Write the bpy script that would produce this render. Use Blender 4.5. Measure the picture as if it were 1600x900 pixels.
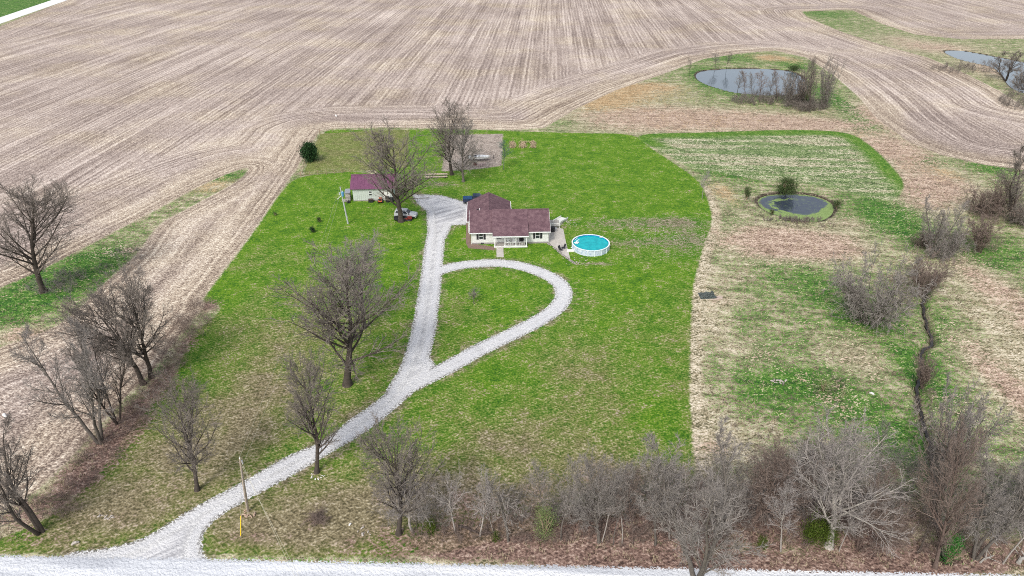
import bpy, bmesh, math, random
import numpy as np
from mathutils import Vector, Matrix
R = math.radians
for o in list(bpy.data.objects): bpy.data.objects.remove(o)
SC = bpy.context.scene
COL = SC.collection

# ------------------------------------------------------------------ camera, sky, sun, exposure
CAM_H = 59.0; FPX = 1067.0; PITCH = 30.0
cd = bpy.data.cameras.new('camera'); cam = bpy.data.objects.new('camera', cd); COL.objects.link(cam)
cam.location = (0, 0, CAM_H); cam.rotation_euler = (R(90-PITCH), 0, 0)
cd.sensor_width = 36; cd.lens = 36*FPX/1600; cd.clip_start = 0.5; cd.clip_end = 20000
SC.camera = cam
W = bpy.data.worlds.new('World'); SC.world = W; W.use_nodes = True
wn = W.node_tree; bg = wn.nodes['Background']
sky = wn.nodes.new('ShaderNodeTexSky'); sky.sky_type = 'NISHITA'; sky.sun_disc = False
SUN_EL, SUN_AZ = 48, 205        # azimuth clockwise from +Y: behind the camera and to its left
sky.sun_elevation = R(SUN_EL); sky.sun_rotation = R(SUN_AZ); sky.dust_density = 3.0; sky.air_density = 1.0
hs = wn.nodes.new('ShaderNodeHueSaturation'); hs.inputs['Saturation'].default_value = 0.45
wn.links.new(sky.outputs[0], hs.inputs['Color']); wn.links.new(hs.outputs[0], bg.inputs['Color'])
bg.inputs['Strength'].default_value = 0.15
sl = bpy.data.lights.new('sun', 'SUN'); so = bpy.data.objects.new('sun', sl); COL.objects.link(so)
sl.energy = 1.5; sl.angle = R(12); sl.color = (1, 0.95, 0.88)
az = R(SUN_AZ)
sd = Vector((math.sin(az)*math.cos(R(SUN_EL)), math.cos(az)*math.cos(R(SUN_EL)), math.sin(R(SUN_EL))))
so.rotation_euler = sd.to_track_quat('Z', 'Y').to_euler()
SC.view_settings.view_transform = 'Standard'; SC.view_settings.look = 'None'
SC.view_settings.gamma = 1; SC.view_settings.use_curve_mapping = False
SC.view_settings.exposure = 0.5
SC.render.engine = 'CYCLES'
SC.cycles.filter_width = 1.0
SC.cycles.use_denoising = False

# ------------------------------------------------------------------ photograph position -> ground position
CP, SP = math.cos(R(PITCH)), math.sin(R(PITCH))
def at(px, py, z=0.0):
    dx = (px-800)/FPX; dy = (450-py)/FPX
    t = (z-CAM_H)/(-SP+dy*CP)
    return Vector((dx*t, (CP+dy*SP)*t, z))
def depth(Y, z=0): return Y*CP-(z-CAM_H)*SP
def height(Y, ty):
    k = (450-ty)/FPX
    return CAM_H+Y*(k*CP-SP)/(CP+k*SP)
def poly(pts): return np.array([[at(x, y).x, at(x, y).y] for x, y in pts])
def smooth(pts, n=6, closed=False):
    P = [np.array(p, float) for p in pts]; m = len(P); out = []
    for i in range(m if closed else m-1):
        g = (lambda k: P[k % m]) if closed else (lambda k: P[min(max(k, 0), m-1)])
        p0, p1, p2, p3 = g(i-1), g(i), g(i+1), g(i+2)
        for j in range(n):
            t = j/n
            out.append(0.5*((2*p1)+(-p0+p2)*t+(2*p0-5*p1+4*p2-p3)*t*t+(-p0+3*p1-3*p2+p3)*t**3))
    if not closed: out.append(P[-1])
    return np.array(out)

def seg_dist(P, A, B, wa=0, wb=0):
    ab = B-A; L = (ab@ab)+1e-9
    t = np.clip(((P-A)@ab)/L, 0, 1)
    d = P-(A+t[:, None]*ab)
    return np.hypot(d[:, 0], d[:, 1])-(wa+(wb-wa)*t)
def sdf_poly(P, V):                      # positive inside
    d = np.full(len(P), 1e9); ins = np.zeros(len(P), bool); n = len(V)
    for i in range(n):
        A, B = V[i], V[(i+1) % n]
        d = np.minimum(d, seg_dist(P, A, B))
        c = ((A[1] > P[:, 1]) != (B[1] > P[:, 1]))
        with np.errstate(divide='ignore', invalid='ignore'):
            xx = (B[0]-A[0])*(P[:, 1]-A[1])/(B[1]-A[1])+A[0]
        ins ^= c & (P[:, 0] < xx)
    return np.where(ins, d, -d)
def sdf_line(P, V, w):                   # positive inside
    d = np.full(len(P), 1e9)
    ws = w if hasattr(w, '__len__') else [w]*len(V)
    for i in range(len(V)-1):
        d = np.minimum(d, seg_dist(P, V[i], V[i+1], ws[i], ws[i+1]))
    return -d

# ------------------------------------------------------------------ materials
class NT:
    def __init__(s, name):
        s.m = bpy.data.materials.new(name); s.m.use_nodes = True; s.t = s.m.node_tree
        s.b = s.t.nodes['Principled BSDF']; s.b.inputs['Roughness'].default_value = 0.9
        s.b.inputs['Specular IOR Level'].default_value = 0.2
        s.pos = s.t.nodes.new('ShaderNodeNewGeometry').outputs['Position']
        s.tc = s.t.nodes.new('ShaderNodeTexCoord').outputs['Object']
    def put(s, sock, v):
        if isinstance(v, bpy.types.NodeSocket): s.t.links.new(v, sock)
        elif v is not None:
            if isinstance(v, tuple) and len(v) == 3 and sock.type == 'RGBA': v = (*v, 1)
            sock.default_value = v
    def attr(s, n):
        a = s.t.nodes.new('ShaderNodeAttribute'); a.attribute_name = n; return a.outputs['Fac']
    def math(s, op, a, b=None, c=None, clamp=False):
        n = s.t.nodes.new('ShaderNodeMath'); n.operation = op; n.use_clamp = clamp
        for i, v in enumerate((a, b, c)):
            if v is not None: s.put(n.inputs[i], v)
        return n.outputs[0]
    def add(s, a, b): return s.math('ADD', a, b)
    def mul(s, a, b): return s.math('MULTIPLY', a, b)
    def noise(s, scale, detail=3, rough=0.6, vec=None, off=None):
        n = s.t.nodes.new('ShaderNodeTexNoise'); n.inputs['Scale'].default_value = scale
        n.inputs['Detail'].default_value = detail; n.inputs['Roughness'].default_value = rough
        s.put(n.inputs['Vector'], vec if vec is not None else s.pos)
        return n.outputs['Fac']
    def vor(s, scale, vec=None, out='Distance'):
        n = s.t.nodes.new('ShaderNodeTexVoronoi'); n.inputs['Scale'].default_value = scale
        s.put(n.inputs['Vector'], vec if vec is not None else s.pos); return n.outputs[out]
    def map(s, rot=0, scale=(1, 1, 1), vec=None):
        n = s.t.nodes.new('ShaderNodeMapping'); n.inputs['Rotation'].default_value = (0, 0, rot)
        n.inputs['Scale'].default_value = scale; s.put(n.inputs['Vector'], vec if vec is not None else s.pos)
        return n.outputs[0]
    def rotmap(s, rot, scale):           # rotate first, stretch after
        return s.map(0, scale, s.map(rot))
    def comb(s, x, y, z=0.0):
        n = s.t.nodes.new('ShaderNodeCombineXYZ')
        for i, v in enumerate((x, y, z)): s.put(n.inputs[i], v)
        return n.outputs[0]
    def sep(s, v):
        n = s.t.nodes.new('ShaderNodeSeparateXYZ'); s.put(n.inputs[0], v); return n.outputs
    def mr(s, v, a, b, c=0.0, d=1.0, smooth=True):
        n = s.t.nodes.new('ShaderNodeMapRange'); n.interpolation_type = 'SMOOTHSTEP' if smooth else 'LINEAR'
        for i, x in enumerate((v, a, b, c, d)): s.put(n.inputs[i], x)
        return n.outputs[0]
    def mix(s, f, a, b, mode='MIX'):
        n = s.t.nodes.new('ShaderNodeMix'); n.data_type = 'RGBA'; n.blend_type = mode
        s.put(n.inputs[0], f); s.put(n.inputs[6], a); s.put(n.inputs[7], b); return n.outputs[2]
    def ramp(s, f, stops):
        n = s.t.nodes.new('ShaderNodeValToRGB'); cr = n.color_ramp
        while len(cr.elements) < len(stops): cr.elements.new(0.5)
        for e, (p, c) in zip(cr.elements, stops): e.position = p; e.color = (*c, 1)
        s.put(n.inputs[0], f); return n.outputs[0]
    def bump(s, h, strength=0.3, dist=0.1):
        n = s.t.nodes.new('ShaderNodeBump'); n.inputs['Strength'].default_value = strength
        n.inputs['Distance'].default_value = dist; s.put(n.inputs['Height'], h)
        s.t.links.new(n.outputs[0], s.b.inputs['Normal'])
    def color(s, c): s.put(s.b.inputs['Base Color'], c)
    def set(s, **k):
        for a, v in k.items(): s.put(s.b.inputs[a.replace('_', ' ')], v)
        return s

def simple(name, c, var=0.15, scale=3.0, rough=0.7, spec=0.3, metal=0.0, bump=0.0, obj=True):
    g = NT(name); n = g.noise(scale, 4, 0.65, g.tc if obj else None)
    lo = tuple(x*(1-var) for x in c); hi = tuple(min(1, x*(1+var)) for x in c)
    g.color(g.ramp(n, [(0.3, lo), (0.7, hi)]))
    g.set(Roughness=rough, Metallic=metal); g.b.inputs['Specular IOR Level'].default_value = spec
    if bump: g.bump(n, bump, 0.03)
    return g.m

def ground_material():
    g = NT('ground')
    A = g.attr
    n05 = g.noise(0.05, 4); n2 = g.noise(0.25, 4, 0.65); n1 = g.noise(0.9, 4, 0.7); n4 = g.noise(3.5, 3, 0.75)
    st = g.noise(1.6, 4, 0.75, g.rotmap(R(35), (1.0, 2.6, 1)))     # matted stalks lying one way
    st2 = g.noise(2.0, 3, 0.75, g.rotmap(R(-28), (0.9, 2.8, 1)))
    def sharp(sc, vec=None, w=.09, d=1): return g.mr(g.noise(sc, d, .5, vec), .5-w, .5+w, smooth=False)
    gA, gB, gC = sharp(.42), sharp(1.7, g.rotmap(R(35), (.8, 1.8, 1))), sharp(3.6, None, .10)
    gD = sharp(1.3, g.rotmap(R(-25), (.7, 2.0, 1)))
    grain = g.add(g.add(g.mul(gA, .12), g.mul(gB, .22)), g.add(g.mul(gC, .40), g.mul(gD, .26)))
    n6 = g.mr(grain, 0, 1, .22, .78, smooth=False)
    fine = g.mr(grain, .08, .92, smooth=False)
    cl = g.noise(.38, 4, .7, g.rotmap(R(8), (.45, 1.7, 1)))       # lodged clumps of stalks
    fine_s = g.add(fine, g.mul(g.add(cl, -.5), 1.4))
    pn2 = g.add(n2, -0.5); pn1 = g.add(n1, -0.5)
    straw = g.ramp(fine_s, [(0.0, (.09, .085, .045)), (0.3, (.26, .225, .14)), (0.6, (.47, .41, .29)), (1, (.74, .66, .53))])
    green = g.ramp(fine_s, [(0.0, (.018, .06, .014)), (0.4, (.045, .14, .018)), (0.75, (.11, .22, .035)), (1, (.28, .34, .13))])
    tan = g.ramp(fine_s, [(0.0, (.11, .072, .052)), (0.3, (.28, .195, .145)), (0.65, (.45, .335, .255)), (1, (.66, .54, .43))])
    orange = g.ramp(fine_s, [(0.0, (.18, .11, .05)), (0.5, (.40, .27, .14)), (1, (.58, .45, .28))])
    litter = g.ramp(fine, [(0.0, (.06, .038, .032)), (0.4, (.165, .105, .085)), (0.75, (.28, .19, .155)), (1, (.44, .34, .28))])
    mud = g.ramp(fine, [(0.0, (.07, .05, .035)), (0.5, (.18, .15, .10)), (1, (.38, .33, .25))])
    def msk(a, lo=.38, hi=.68, k2=1.1, k1=1.25):
        return g.mr(g.add(A(a), g.add(g.mul(pn2, k2), g.add(g.mul(pn1, k1), g.mul(g.add(n6, -.5), k1)))), lo, hi)
    c = g.mix(msk('w_green'), straw, green)
    c = g.mix(msk('w_tan'), c, tan)
    c = g.mix(msk('w_orange'), c, orange)
    c = g.mix(msk('w_litter'), c, litter)
    # mown lawn
    lf = g.mr(g.add(g.mul(grain, 0.29), g.add(g.mul(n1, 0.30), g.mul(n2, .41))), 0.28, 0.72, smooth=False)
    lawn = g.ramp(lf, [(0.0, (.020, .078, .007)), (0.33, (.060, .158, .008)), (0.6, (.118, .225, .010)), (1, (.25, .32, .05))])
    dry = g.ramp(fine, [(0.0, (.07, .080, .022)), (0.45, (.155, .16, .052)), (0.8, (.25, .24, .105)), (1, (.40, .365, .21))])
    brn = g.ramp(fine, [(0.0, (.075, .06, .035)), (0.45, (.185, .15, .09)), (0.8, (.28, .235, .15)), (1, (.42, .37, .26))])
    n08 = g.noise(.09, 5, .65, g.map(0, (1, .8, 1)))
    lawn = g.mix(g.mul(g.mr(g.add(g.add(A('w_dry'), g.mul(g.add(n08, -.5), 1.5)), g.add(g.mul(pn2, 1.2), g.add(g.mul(pn1, 1.0), g.mul(g.add(n6, -.5), .8)))), .1, 1.0), .92), lawn, dry)
    n08 = g.noise(.09, 5, .65, g.map(0, (1, .8, 1)))
    lawn = g.mix(g.mul(g.mr(g.add(g.add(A('w_dry'), g.mul(g.add(n08, -.5), 1.5)), g.add(g.mul(pn2, 1.2), g.mul(g.add(n6, -.5), .8))), .7, 1.35), .9), lawn, brn)
    lawn = g.mix(g.mul(msk('w_mud', .25, .95, 2.2, 1.8), .9), lawn, mud)
    lawn = g.mix(g.mul(msk('w_litter', .35, .75), .85), lawn, litter)
    def edge(a, amp, w):
        return g.mr(g.add(A(a), g.mul(g.add(g.add(n1, n4), -1.0), amp)), -w, w)
    c = g.mix(edge('d_lawn', 1.2, .25), c, lawn)
    # hay pasture: straw windrows over green, green mown border
    X, Y, Z = g.sep(g.pos)
    wr = g.noise(1.0, 3, .6, g.rotmap(R(3), (.025, .24, 1)))
    pm = g.mr(g.add(wr, g.add(g.mul(pn1, .5), g.mul(g.add(grain, -.5), .25))), .46, .60)
    past = g.mix(pm, g.mix(.25, green, straw), g.mix(.15, straw, green))
    past = g.mix(g.mul(A('w_border'), g.mr(g.add(A('d_pasture'), g.mul(pn1, 4)), 7, 2.5)), past, g.mix(.5, lawn, green))
    c = g.mix(edge('d_pasture', 1.2, .4), c, past)
    # fenced paddock: thin yellow-green turf
    padd = g.mix(g.mr(n2, .35, .7), dry, g.mix(.5, dry, lawn))
    c = g.mix(edge('d_paddock', 1.0, .3), c, padd)
    # tilled garden
    till = g.ramp(fine, [(0.0, (.14, .11, .09)), (0.5, (.31, .26, .22)), (1, (.52, .45, .39))])
    c = g.mix(edge('d_garden', 1.0, .3), c, till)
    # harvested field: rows straight away from the camera, headland rows that follow the edge
    rv = g.map(R(3)); rx, ry, rz = g.sep(rv)
    def rows(coord, along):
        wob = g.mul(g.noise(.12, 1), .9)
        q = g.add(coord, wob)
        sn = g.math('SINE', g.mul(q, 2*math.pi/1.5))
        a = sharp(1.0, g.comb(g.mul(q, .95), g.mul(along, .016)), .10)
        b = sharp(1.0, g.comb(g.mul(q, .23), g.mul(along, .004)), .14)
        brk = g.mr(g.noise(.06, 3, .7), .35, .65, .45, 1.25)
        return g.add(g.add(g.mul(sn, .10), g.mul(g.mul(g.add(a, -.5), .31), brk)), g.mul(g.add(b, -.5), .20))
    dF = A('d_field')
    rA = rows(rx, ry)
    rB = rows(dF, g.add(rx, ry))
    hm = g.mr(g.add(dF, g.mul(pn2, 6)), 23, 27)
    rr = g.mix(hm, rB, rA)
    fn = g.noise(1.8, 6, .95)
    big = g.noise(.02, 4, .6)
    fg = g.add(g.add(g.mul(gA, .10), g.mul(gC, .46)), g.add(g.mul(gB, .22), g.mul(gD, .22)))
    ff = g.add(g.add(g.mul(g.add(fg, -.5), 1.05), g.mul(rr, .95)), g.add(.45, g.mul(g.add(big, -.5), .8)))
    field = g.ramp(ff, [(0.0, (.16, .122, .106)), (0.35, (.325, .26, .225)), (0.6, (.43, .355, .308)), (1.0, (.70, .61, .54))])
    warm = g.ramp(ff, [(0.0, (.15, .11, .085)), (0.35, (.345, .275, .21)), (0.6, (.48, .395, .305)), (1.0, (.76, .68, .55))])
    field = g.mix(g.mr(g.add(g.noise(.035, 4), g.mul(g.mr(dF, 14, 2), .2)), .42, .72), field, warm)
    c = g.mix(edge('d_field', 1.6, .4), c, field)
    # pale worn line of dry soil along the plot edge
    # gravel: drive and road
    vo = g.vor(9, None, 'Color'); vs = g.sep(vo)[0]
    gn = g.noise(11, 3, .75); gl = g.noise(.35, 4, .65)
    gf = g.add(g.mul(vs, .16), g.add(g.mul(gn, .68), g.mul(gl, .30)))
    gravel = g.ramp(gf, [(0.36, (.23, .23, .225)), (0.46, (.39, .39, .39)), (0.56, (.52, .52, .52)), (0.70, (.76, .755, .74))])
    dd = A('d_drive')
    tr1 = g.mul(g.mr(dd, .25, .7), g.mr(dd, 1.55, 1.15))
    tr1 = g.mul(tr1, g.mr(g.noise(.3, 3, .6), .3, .55, .4, 1))
    gravel = g.mix(g.mul(tr1, .8), gravel, g.ramp(gn, [(.35, (.44, .445, .46)), (.65, (.66, .66, .67))]))
    mid = g.mul(g.mr(dd, 1.5, 1.9), g.mr(g.add(g.mul(g.noise(.5, 3), .5), g.mul(gn, .5)), .42, .56))
    gravel = g.mix(g.mul(mid, .75), gravel, (.30, .30, .30))
    sn_ = g.noise(1.0, 4, .65, g.rotmap(R(-35), (.05, .9, 1)))
    gravel = g.mix(g.mul(g.mr(dd, 1.2, 2.4), .7), gravel, g.ramp(sn_, [(.38, (.30, .30, .32)), (.5, (.52, .52, .54)), (.62, (.78, .78, .78))]))
    spk = g.add(A('d_drive'), g.mul(g.add(g.mul(vs, .9), g.add(g.mul(n4, .8), g.mul(n1, .8))), .3))
    rim = g.mul(g.mr(A('d_drive'), .8, .1), g.mr(g.noise(3.2, 2, .6), .49, .55))
    dg = g.mix(g.mul(rim, .85), gravel, (.10, .09, .075))
    # trampled brown margin beside the gravel
    mar = g.mul(g.mr(A('d_drive'), -1.5, -.1), g.mr(g.add(n1, n2), .9, 1.15))
    c = g.mix(g.mul(mar, .8), c, mud)
    c = g.mix(g.mr(spk, .3, .46), c, dg)
    sr = g.add(A('d_road'), g.mul(g.add(g.mul(vs, .9), g.mul(n1, .9)), .5))
    rw = g.noise(1.0, 3, .6, g.rotmap(R(1.5), (.03, .55, 1)))
    road = g.ramp(g.add(g.mul(gf, .3), g.mul(rw, .74)), [(0.32, (.25, .26, .28)), (0.48, (.45, .47, .51)), (0.60, (.64, .66, .69)), (0.78, (.80, .80, .80))])
    c = g.mix(g.mr(sr, .4, .5), c, road)
    # far concrete road (top left)
    c = g.mix(g.mr(A('d_farroad'), -.2, .3), c, g.ramp(gn, [(.3, (.62, .62, .62)), (.7, (.82, .82, .80))]))
    # wet dark banks round ponds and creek
    bank = g.ramp(fine, [(0, (.018, .014, .010)), (.6, (.07, .055, .04)), (1, (.20, .17, .12))])
    c = g.mix(g.mr(g.add(A('d_pond'), g.mul(pn1, 1.2)), -1.1, -.2), c, bank)
    c = g.mix(g.mul(g.mr(g.add(A('d_creek'), g.add(g.mul(pn1, 1.6), g.mul(g.add(n4, -.5), 1.4))), -.35, .3), .9), c, bank)
    g.color(c)
    g.bump(grain, .5, .15)
    return g.m

# ------------------------------------------------------------------ the land: outlines in metres
LAWN = smooth(poly([(505,207),(600,204),(700,202),(800,205),(900,208),(985,211),(1022,235),(1085,278),(1104,308),(1112,345),(1100,385),(1085,440),(1080,500),(1078,600),(1082,690),(1084,770),(1040,800),(900,815),(800,838),(640,868),(320,868),(0,866),(-60,870),(60,815),(125,770),(172,715),(205,668),(245,622),(272,590),(290,545),(310,515),(345,482),(318,468),(342,430),(372,395),(402,350),(440,300),(470,277),(548,268),(590,268)]), 4, True)
PADDOCK = poly([(474,274),(484,240),(500,209),(600,203),(640,203),(635,262),(560,267)])
GARDEN = poly([(700,211),(736,210),(786,209),(784,259),(748,264),(690,268)])
STRIP = smooth(poly([(-300,600),(-80,490),(0,450),(60,424),(160,372),(250,325),(320,287),(385,262),(372,282),(300,322),(250,350),(215,395),(160,445),(95,505),(0,543),(-80,575),(-300,700)]), 4, True)
FIELD = poly([(420,-110),(105,0),(0,41),(-600,270),(-900,600),(-500,1000),(-100,860),(0,800),(60,765),(110,718),(150,672),(196,622),(240,578),(270,540),(298,502),(318,480),(318,466),(365,403),(400,357),(440,297),(465,262),(480,234),(500,205),(520,201),(600,199),(800,203),(850,200),(900,170),(960,142),(1040,114),(1100,92),(1160,83),(1210,79),(1260,90),(1300,115),(1340,150),(1370,185),(1420,222),(1470,242),(1540,258),(1620,268),(1800,290),(1900,240),(1700,185),(1600,166),(1560,141),(1500,111),(1450,90),(1380,71),(1310,48),(1262,27),(1252,18),(1330,15),(1345,22),(1380,38),(1430,54),(1500,61),(1900,60),(2600,-20),(2600,-110)])
PASTURE = smooth(poly([(998,212),(1100,207),(1240,203),(1322,208),(1360,228),(1395,262),(1412,288),(1395,312),(1340,304),(1290,292),(1240,284),(1180,280),(1110,266),(1080,262),(1040,240)]), 4, True)
POND_UP = smooth(poly([(1087,116),(1098,110),(1130,107),(1175,106),(1215,108),(1240,112),(1258,124),(1262,140),(1235,148),(1195,148),(1150,144),(1112,134),(1092,125)]), 4, True)
POND_MID = smooth(poly([(1183,312),(1200,303),(1240,301),(1275,305),(1300,316),(1303,330),(1290,341),(1268,345),(1225,338),(1195,327)]), 4, True)
POND_RIGHT = smooth(poly([(1476,79),(1500,78),(1537,84),(1600,96),(1660,106),(1680,140),(1640,152),(1600,145),(1577,133),(1566,118),(1550,104),(1507,94),(1485,86)]), 4, True)
CREEK = smooth(poly([(1452,440),(1444,470),(1450,500),(1459,530),(1440,548),(1441,575),(1434,605),(1440,630),(1446,655),(1455,690),(1462,730),(1462,780),(1470,830),(1478,870)]), 6)
CREEK = CREEK+np.random.default_rng(5).normal(size=CREEK.shape)*np.array([.16, .1])
LOWER = smooth(poly([(165,857),(225,840),(300,795),(375,755),(450,712),(500,691),(545,657),(590,625),(620,595),(645,550),(680,570),(650,606),(625,632),(575,673),(500,717),(450,747),(385,782),(345,806),(321,830),(316,855),(325,873),(360,884),(360,915),(100,915),(100,868)]), 3, True)
DRIVE = smooth(poly([(625,610),(645,575),(660,525),(669,470),(675,420),(681,370),(690,335),(695,318)]), 6)
DW = 1.9
LOOP = smooth(poly([(683,424),(712,416),(745,412),(780,411),(815,416),(848,427),(872,441),(881,458),(872,479),(843,500),(800,522),(750,546),(705,571),(675,586),(640,603)]), 6)
APRON = poly([(643,303),(690,305),(728,316),(738,328),(734,351),(706,352),(697,372),(668,368),(666,330),(652,318)])
r0 = at(-300, 868); r1 = at(1900, 902)
rdir = Vector((r1.x-r0.x, r1.y-r0.y)).normalized(); rn = Vector((rdir.y, -rdir.x))
ROAD_A = at(0, 868); ROAD_B = at(1600, 899)
RA = np.array([ROAD_A.x, ROAD_A.y]); RB = np.array([ROAD_B.x, ROAD_B.y]); ru = (RB-RA)/np.linalg.norm(RB-RA); rnn = np.array([ru[1], -ru[0]])
ROAD = np.array([RA-ru*300, RB+ru*300, RB+ru*300+rnn*7.5, RA-ru*300+rnn*7.5])
FR_A = poly([(0, 32), (105, -4)]); fu = (FR_A[1]-FR_A[0])/np.linalg.norm(FR_A[1]-FR_A[0])

# rows and columns of one ground sheet, finer where the land is nearer
def Yof(py): return at(800, py).y
ys = list(np.linspace(-400, 5, 14)) + [Yof(p) for p in np.arange(1250, 930, -6)] + [Yof(p) for p in np.arange(930, 0, -1.9)] + [Yof(p) for p in np.arange(0, -140, -4)] + [3000, 5000, 9000]
ys = np.array(sorted(ys)); NC = 760
us = np.linspace(-1, 1, NC+1)
hw = np.where(ys < 10, 90+np.abs(ys-10)*1.0, 0.95*(ys*CP+CAM_H*SP)); hw = np.maximum(hw, 62)
GX = us[None, :]*hw[:, None]; GY = np.repeat(ys[:, None], NC+1, 1)
PTS = np.stack([GX.ravel(), GY.ravel()], 1); NR = len(ys)
D = {}
D['d_lawn'] = sdf_poly(PTS, LAWN)
D['d_paddock'] = sdf_poly(PTS, PADDOCK)
D['d_garden'] = sdf_poly(PTS, GARDEN)
strip = sdf_poly(PTS, STRIP)
D['d_field'] = np.minimum(sdf_poly(PTS, FIELD), -strip)
D['d_pasture'] = sdf_poly(PTS, PASTURE)
D['d_pond'] = np.maximum(np.maximum(sdf_poly(PTS, POND_UP), sdf_poly(PTS, POND_MID)), sdf_poly(PTS, POND_RIGHT))
D['d_creek'] = sdf_line(PTS, CREEK, 0.35)
D['d_drive'] = np.maximum.reduce([sdf_line(PTS, DRIVE, DW), sdf_line(PTS, LOOP, 1.5), sdf_poly(PTS, APRON), sdf_poly(PTS, LOWER)])
D['d_road'] = sdf_poly(PTS, ROAD)
D['d_farroad'] = -(np.abs((PTS-FR_A[0])@np.array([-fu[1], fu[0]]))-5.0)
far_side = (PTS-FR_A[0])@np.array([-fu[1], fu[0]])          # >0 beyond the far road
def blobs(base, L):
    a = np.full(len(PTS), base, float)
    for px, py, rx, ry, w in L:
        c = at(px, py); dx = rx*depth(c.y)/FPX
        dy = abs(at(px, max(py-ry, -100)).y-at(px, py+ry).y)/2
        a += w*np.exp(-((PTS[:, 0]-c.x)/dx)**2-((PTS[:, 1]-c.y)/dy)**2)
    return a
D['w_green'] = blobs(.47, [(100,435,80,30,.6),(30,475,50,25,.6),(170,395,40,18,.4),(340,275,40,8,.4),(1440,580,35,60,.5),(1490,500,50,60,.35),(1250,600,60,22,.6),
    (1330,490,50,25,.5),(1200,520,60,50,.1),(1405,350,45,35,.45),(1370,330,40,20,.3),(1560,395,70,25,.35),(1115,122,30,14,.8),(1310,160,14,25,.8),(1345,195,25,12,.5),
    (1290,22,40,6,.3),(1310,38,50,8,.1),(880,192,30,4,.2),(1350,640,70,40,.3),(1420,700,40,40,.5),(1490,855,25,20,.8),(1160,270,60,12,.5),(1380,290,60,18,.4),(1550,262,30,10,.5),
    (1180,610,50,50,.25),(1260,440,60,25,.3),(1600,20,30,10,.6),(1140,90,60,8,.3),(1240,100,25,8,.4),(1130,360,50,40,.1),(1440,250,30,10,.5),(1210,145,90,14,.3),
    (1110,430,40,20,-.2),(1110,500,30,60,-.25),(1150,680,50,50,-.25),(1590,560,60,160,-.4)])
D['w_green'] = np.where(far_side > 0, 1.2, D['w_green'])
D['w_tan'] = blobs(.12, [(1000,182,120,24,.6),(1150,188,130,16,.7),(1260,195,80,9,.7),(1400,235,50,30,.8),(1470,290,60,25,.6),(1430,305,50,30,.5),(1215,378,90,25,.95),(1290,385,60,18,.6),
    (1570,112,60,22,.5),(1460,74,70,10,.5),(1400,60,40,8,.3),(1590,480,40,110,.6),(1595,620,35,110,.7),(1120,330,60,12,.2),(1100,700,60,30,.35),(1300,620,40,25,.35),(40,525,50,14,.6),(210,390,60,12,.4),
    (1180,550,40,30,.2),(1130,470,30,12,.4),(1500,640,50,30,.3),(1370,180,40,25,.6),(1330,350,40,12,.3),(1340,560,50,40,.3)])
D['w_orange'] = blobs(.05, [(960,150,60,16,.7),(1010,135,60,8,.6),(1060,150,60,14,.25),(1100,190,120,20,.25),(1440,260,50,30,.2),(930,165,40,10,.5),(1200,90,30,6,.7),(1130,300,20,20,.5),(1240,95,20,6,.4),(330,290,60,12,.5),(370,350,10,60,.3),(1310,210,60,6,.4),(1480,270,30,10,.3)])
D['w_litter'] = blobs(.0, [(650,848,130,22,.6),(760,830,120,36,.75),(900,825,120,40,.8),(1060,815,120,60,.8),(1230,800,120,60,.7),(1330,820,100,50,.7),(1480,868,150,22,.7),(1570,850,60,30,.4),
    (205,655,34,34,.9),(170,700,40,36,.8),(120,750,44,36,.8),(255,598,26,30,.7),(290,540,22,26,.6),(30,810,70,34,.6),(325,478,22,14,.7),(390,840,60,18,.3),(496,812,22,8,.6),(700,780,60,20,.3),(350,790,40,14,.2),(60,845,80,14,.3),(1420,800,60,40,.3),(800,866,200,14,.35),(1000,876,200,16,.7),(1200,882,200,14,.8),(1420,888,200,14,.8),(700,760,160,30,.2),(950,750,160,30,.3),(250,770,60,20,.25),(180,810,50,14,.3)])
D['w_dry'] = blobs(.50, [(400,610,90,80,.45),(340,700,90,60,.4),(480,790,160,50,.3),(780,700,160,40,.45),(900,660,100,50,.2),(700,760,100,30,.3),(950,570,80,60,.15),(560,620,50,60,.15),(420,420,60,40,.1),
    (430,335,110,60,-.45),(1000,265,120,50,-.42),(900,220,120,20,-.4),(780,480,70,50,-.38),(640,400,30,100,-.35),(1000,470,100,40,-.2),(950,430,140,22,-.4),(730,375,60,20,-.5),(340,455,40,30,-.4),
    (850,400,60,20,-.4),(520,300,60,40,-.1),(690,680,50,50,-.15),(240,560,40,40,-.2),(1030,620,50,60,-.2),(730,600,60,20,-.1),(420,820,120,40,.35),(560,790,100,50,.3),(300,720,90,50,.3),(200,800,80,50,.35),(800,750,200,30,.3),(950,740,100,30,.3),(420,640,50,60,.2),(560,640,40,40,.2),(600,430,40,30,-.15),(1030,690,40,60,-.1),(470,510,60,30,.15),(150,790,130,60,.5),(480,830,160,36,.5),(700,790,120,30,.4),(260,690,50,60,.3),(640,740,60,40,.2),(420,560,50,60,.15),(1000,740,80,20,.4),(850,775,200,20,.5)])
D['w_mud'] = blobs(-.05, [(1000,378,60,10,.75),(1050,347,70,9,.8),(960,350,60,10,.6),(1080,365,50,20,.5),(930,412,40,3,.7),(690,288,18,5,.9),(1090,380,40,16,.5),(760,392,60,3,.3),(900,455,10,20,.3),(640,290,40,8,.5),(720,272,16,3,.6),(1060,400,70,10,.4)])

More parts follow.
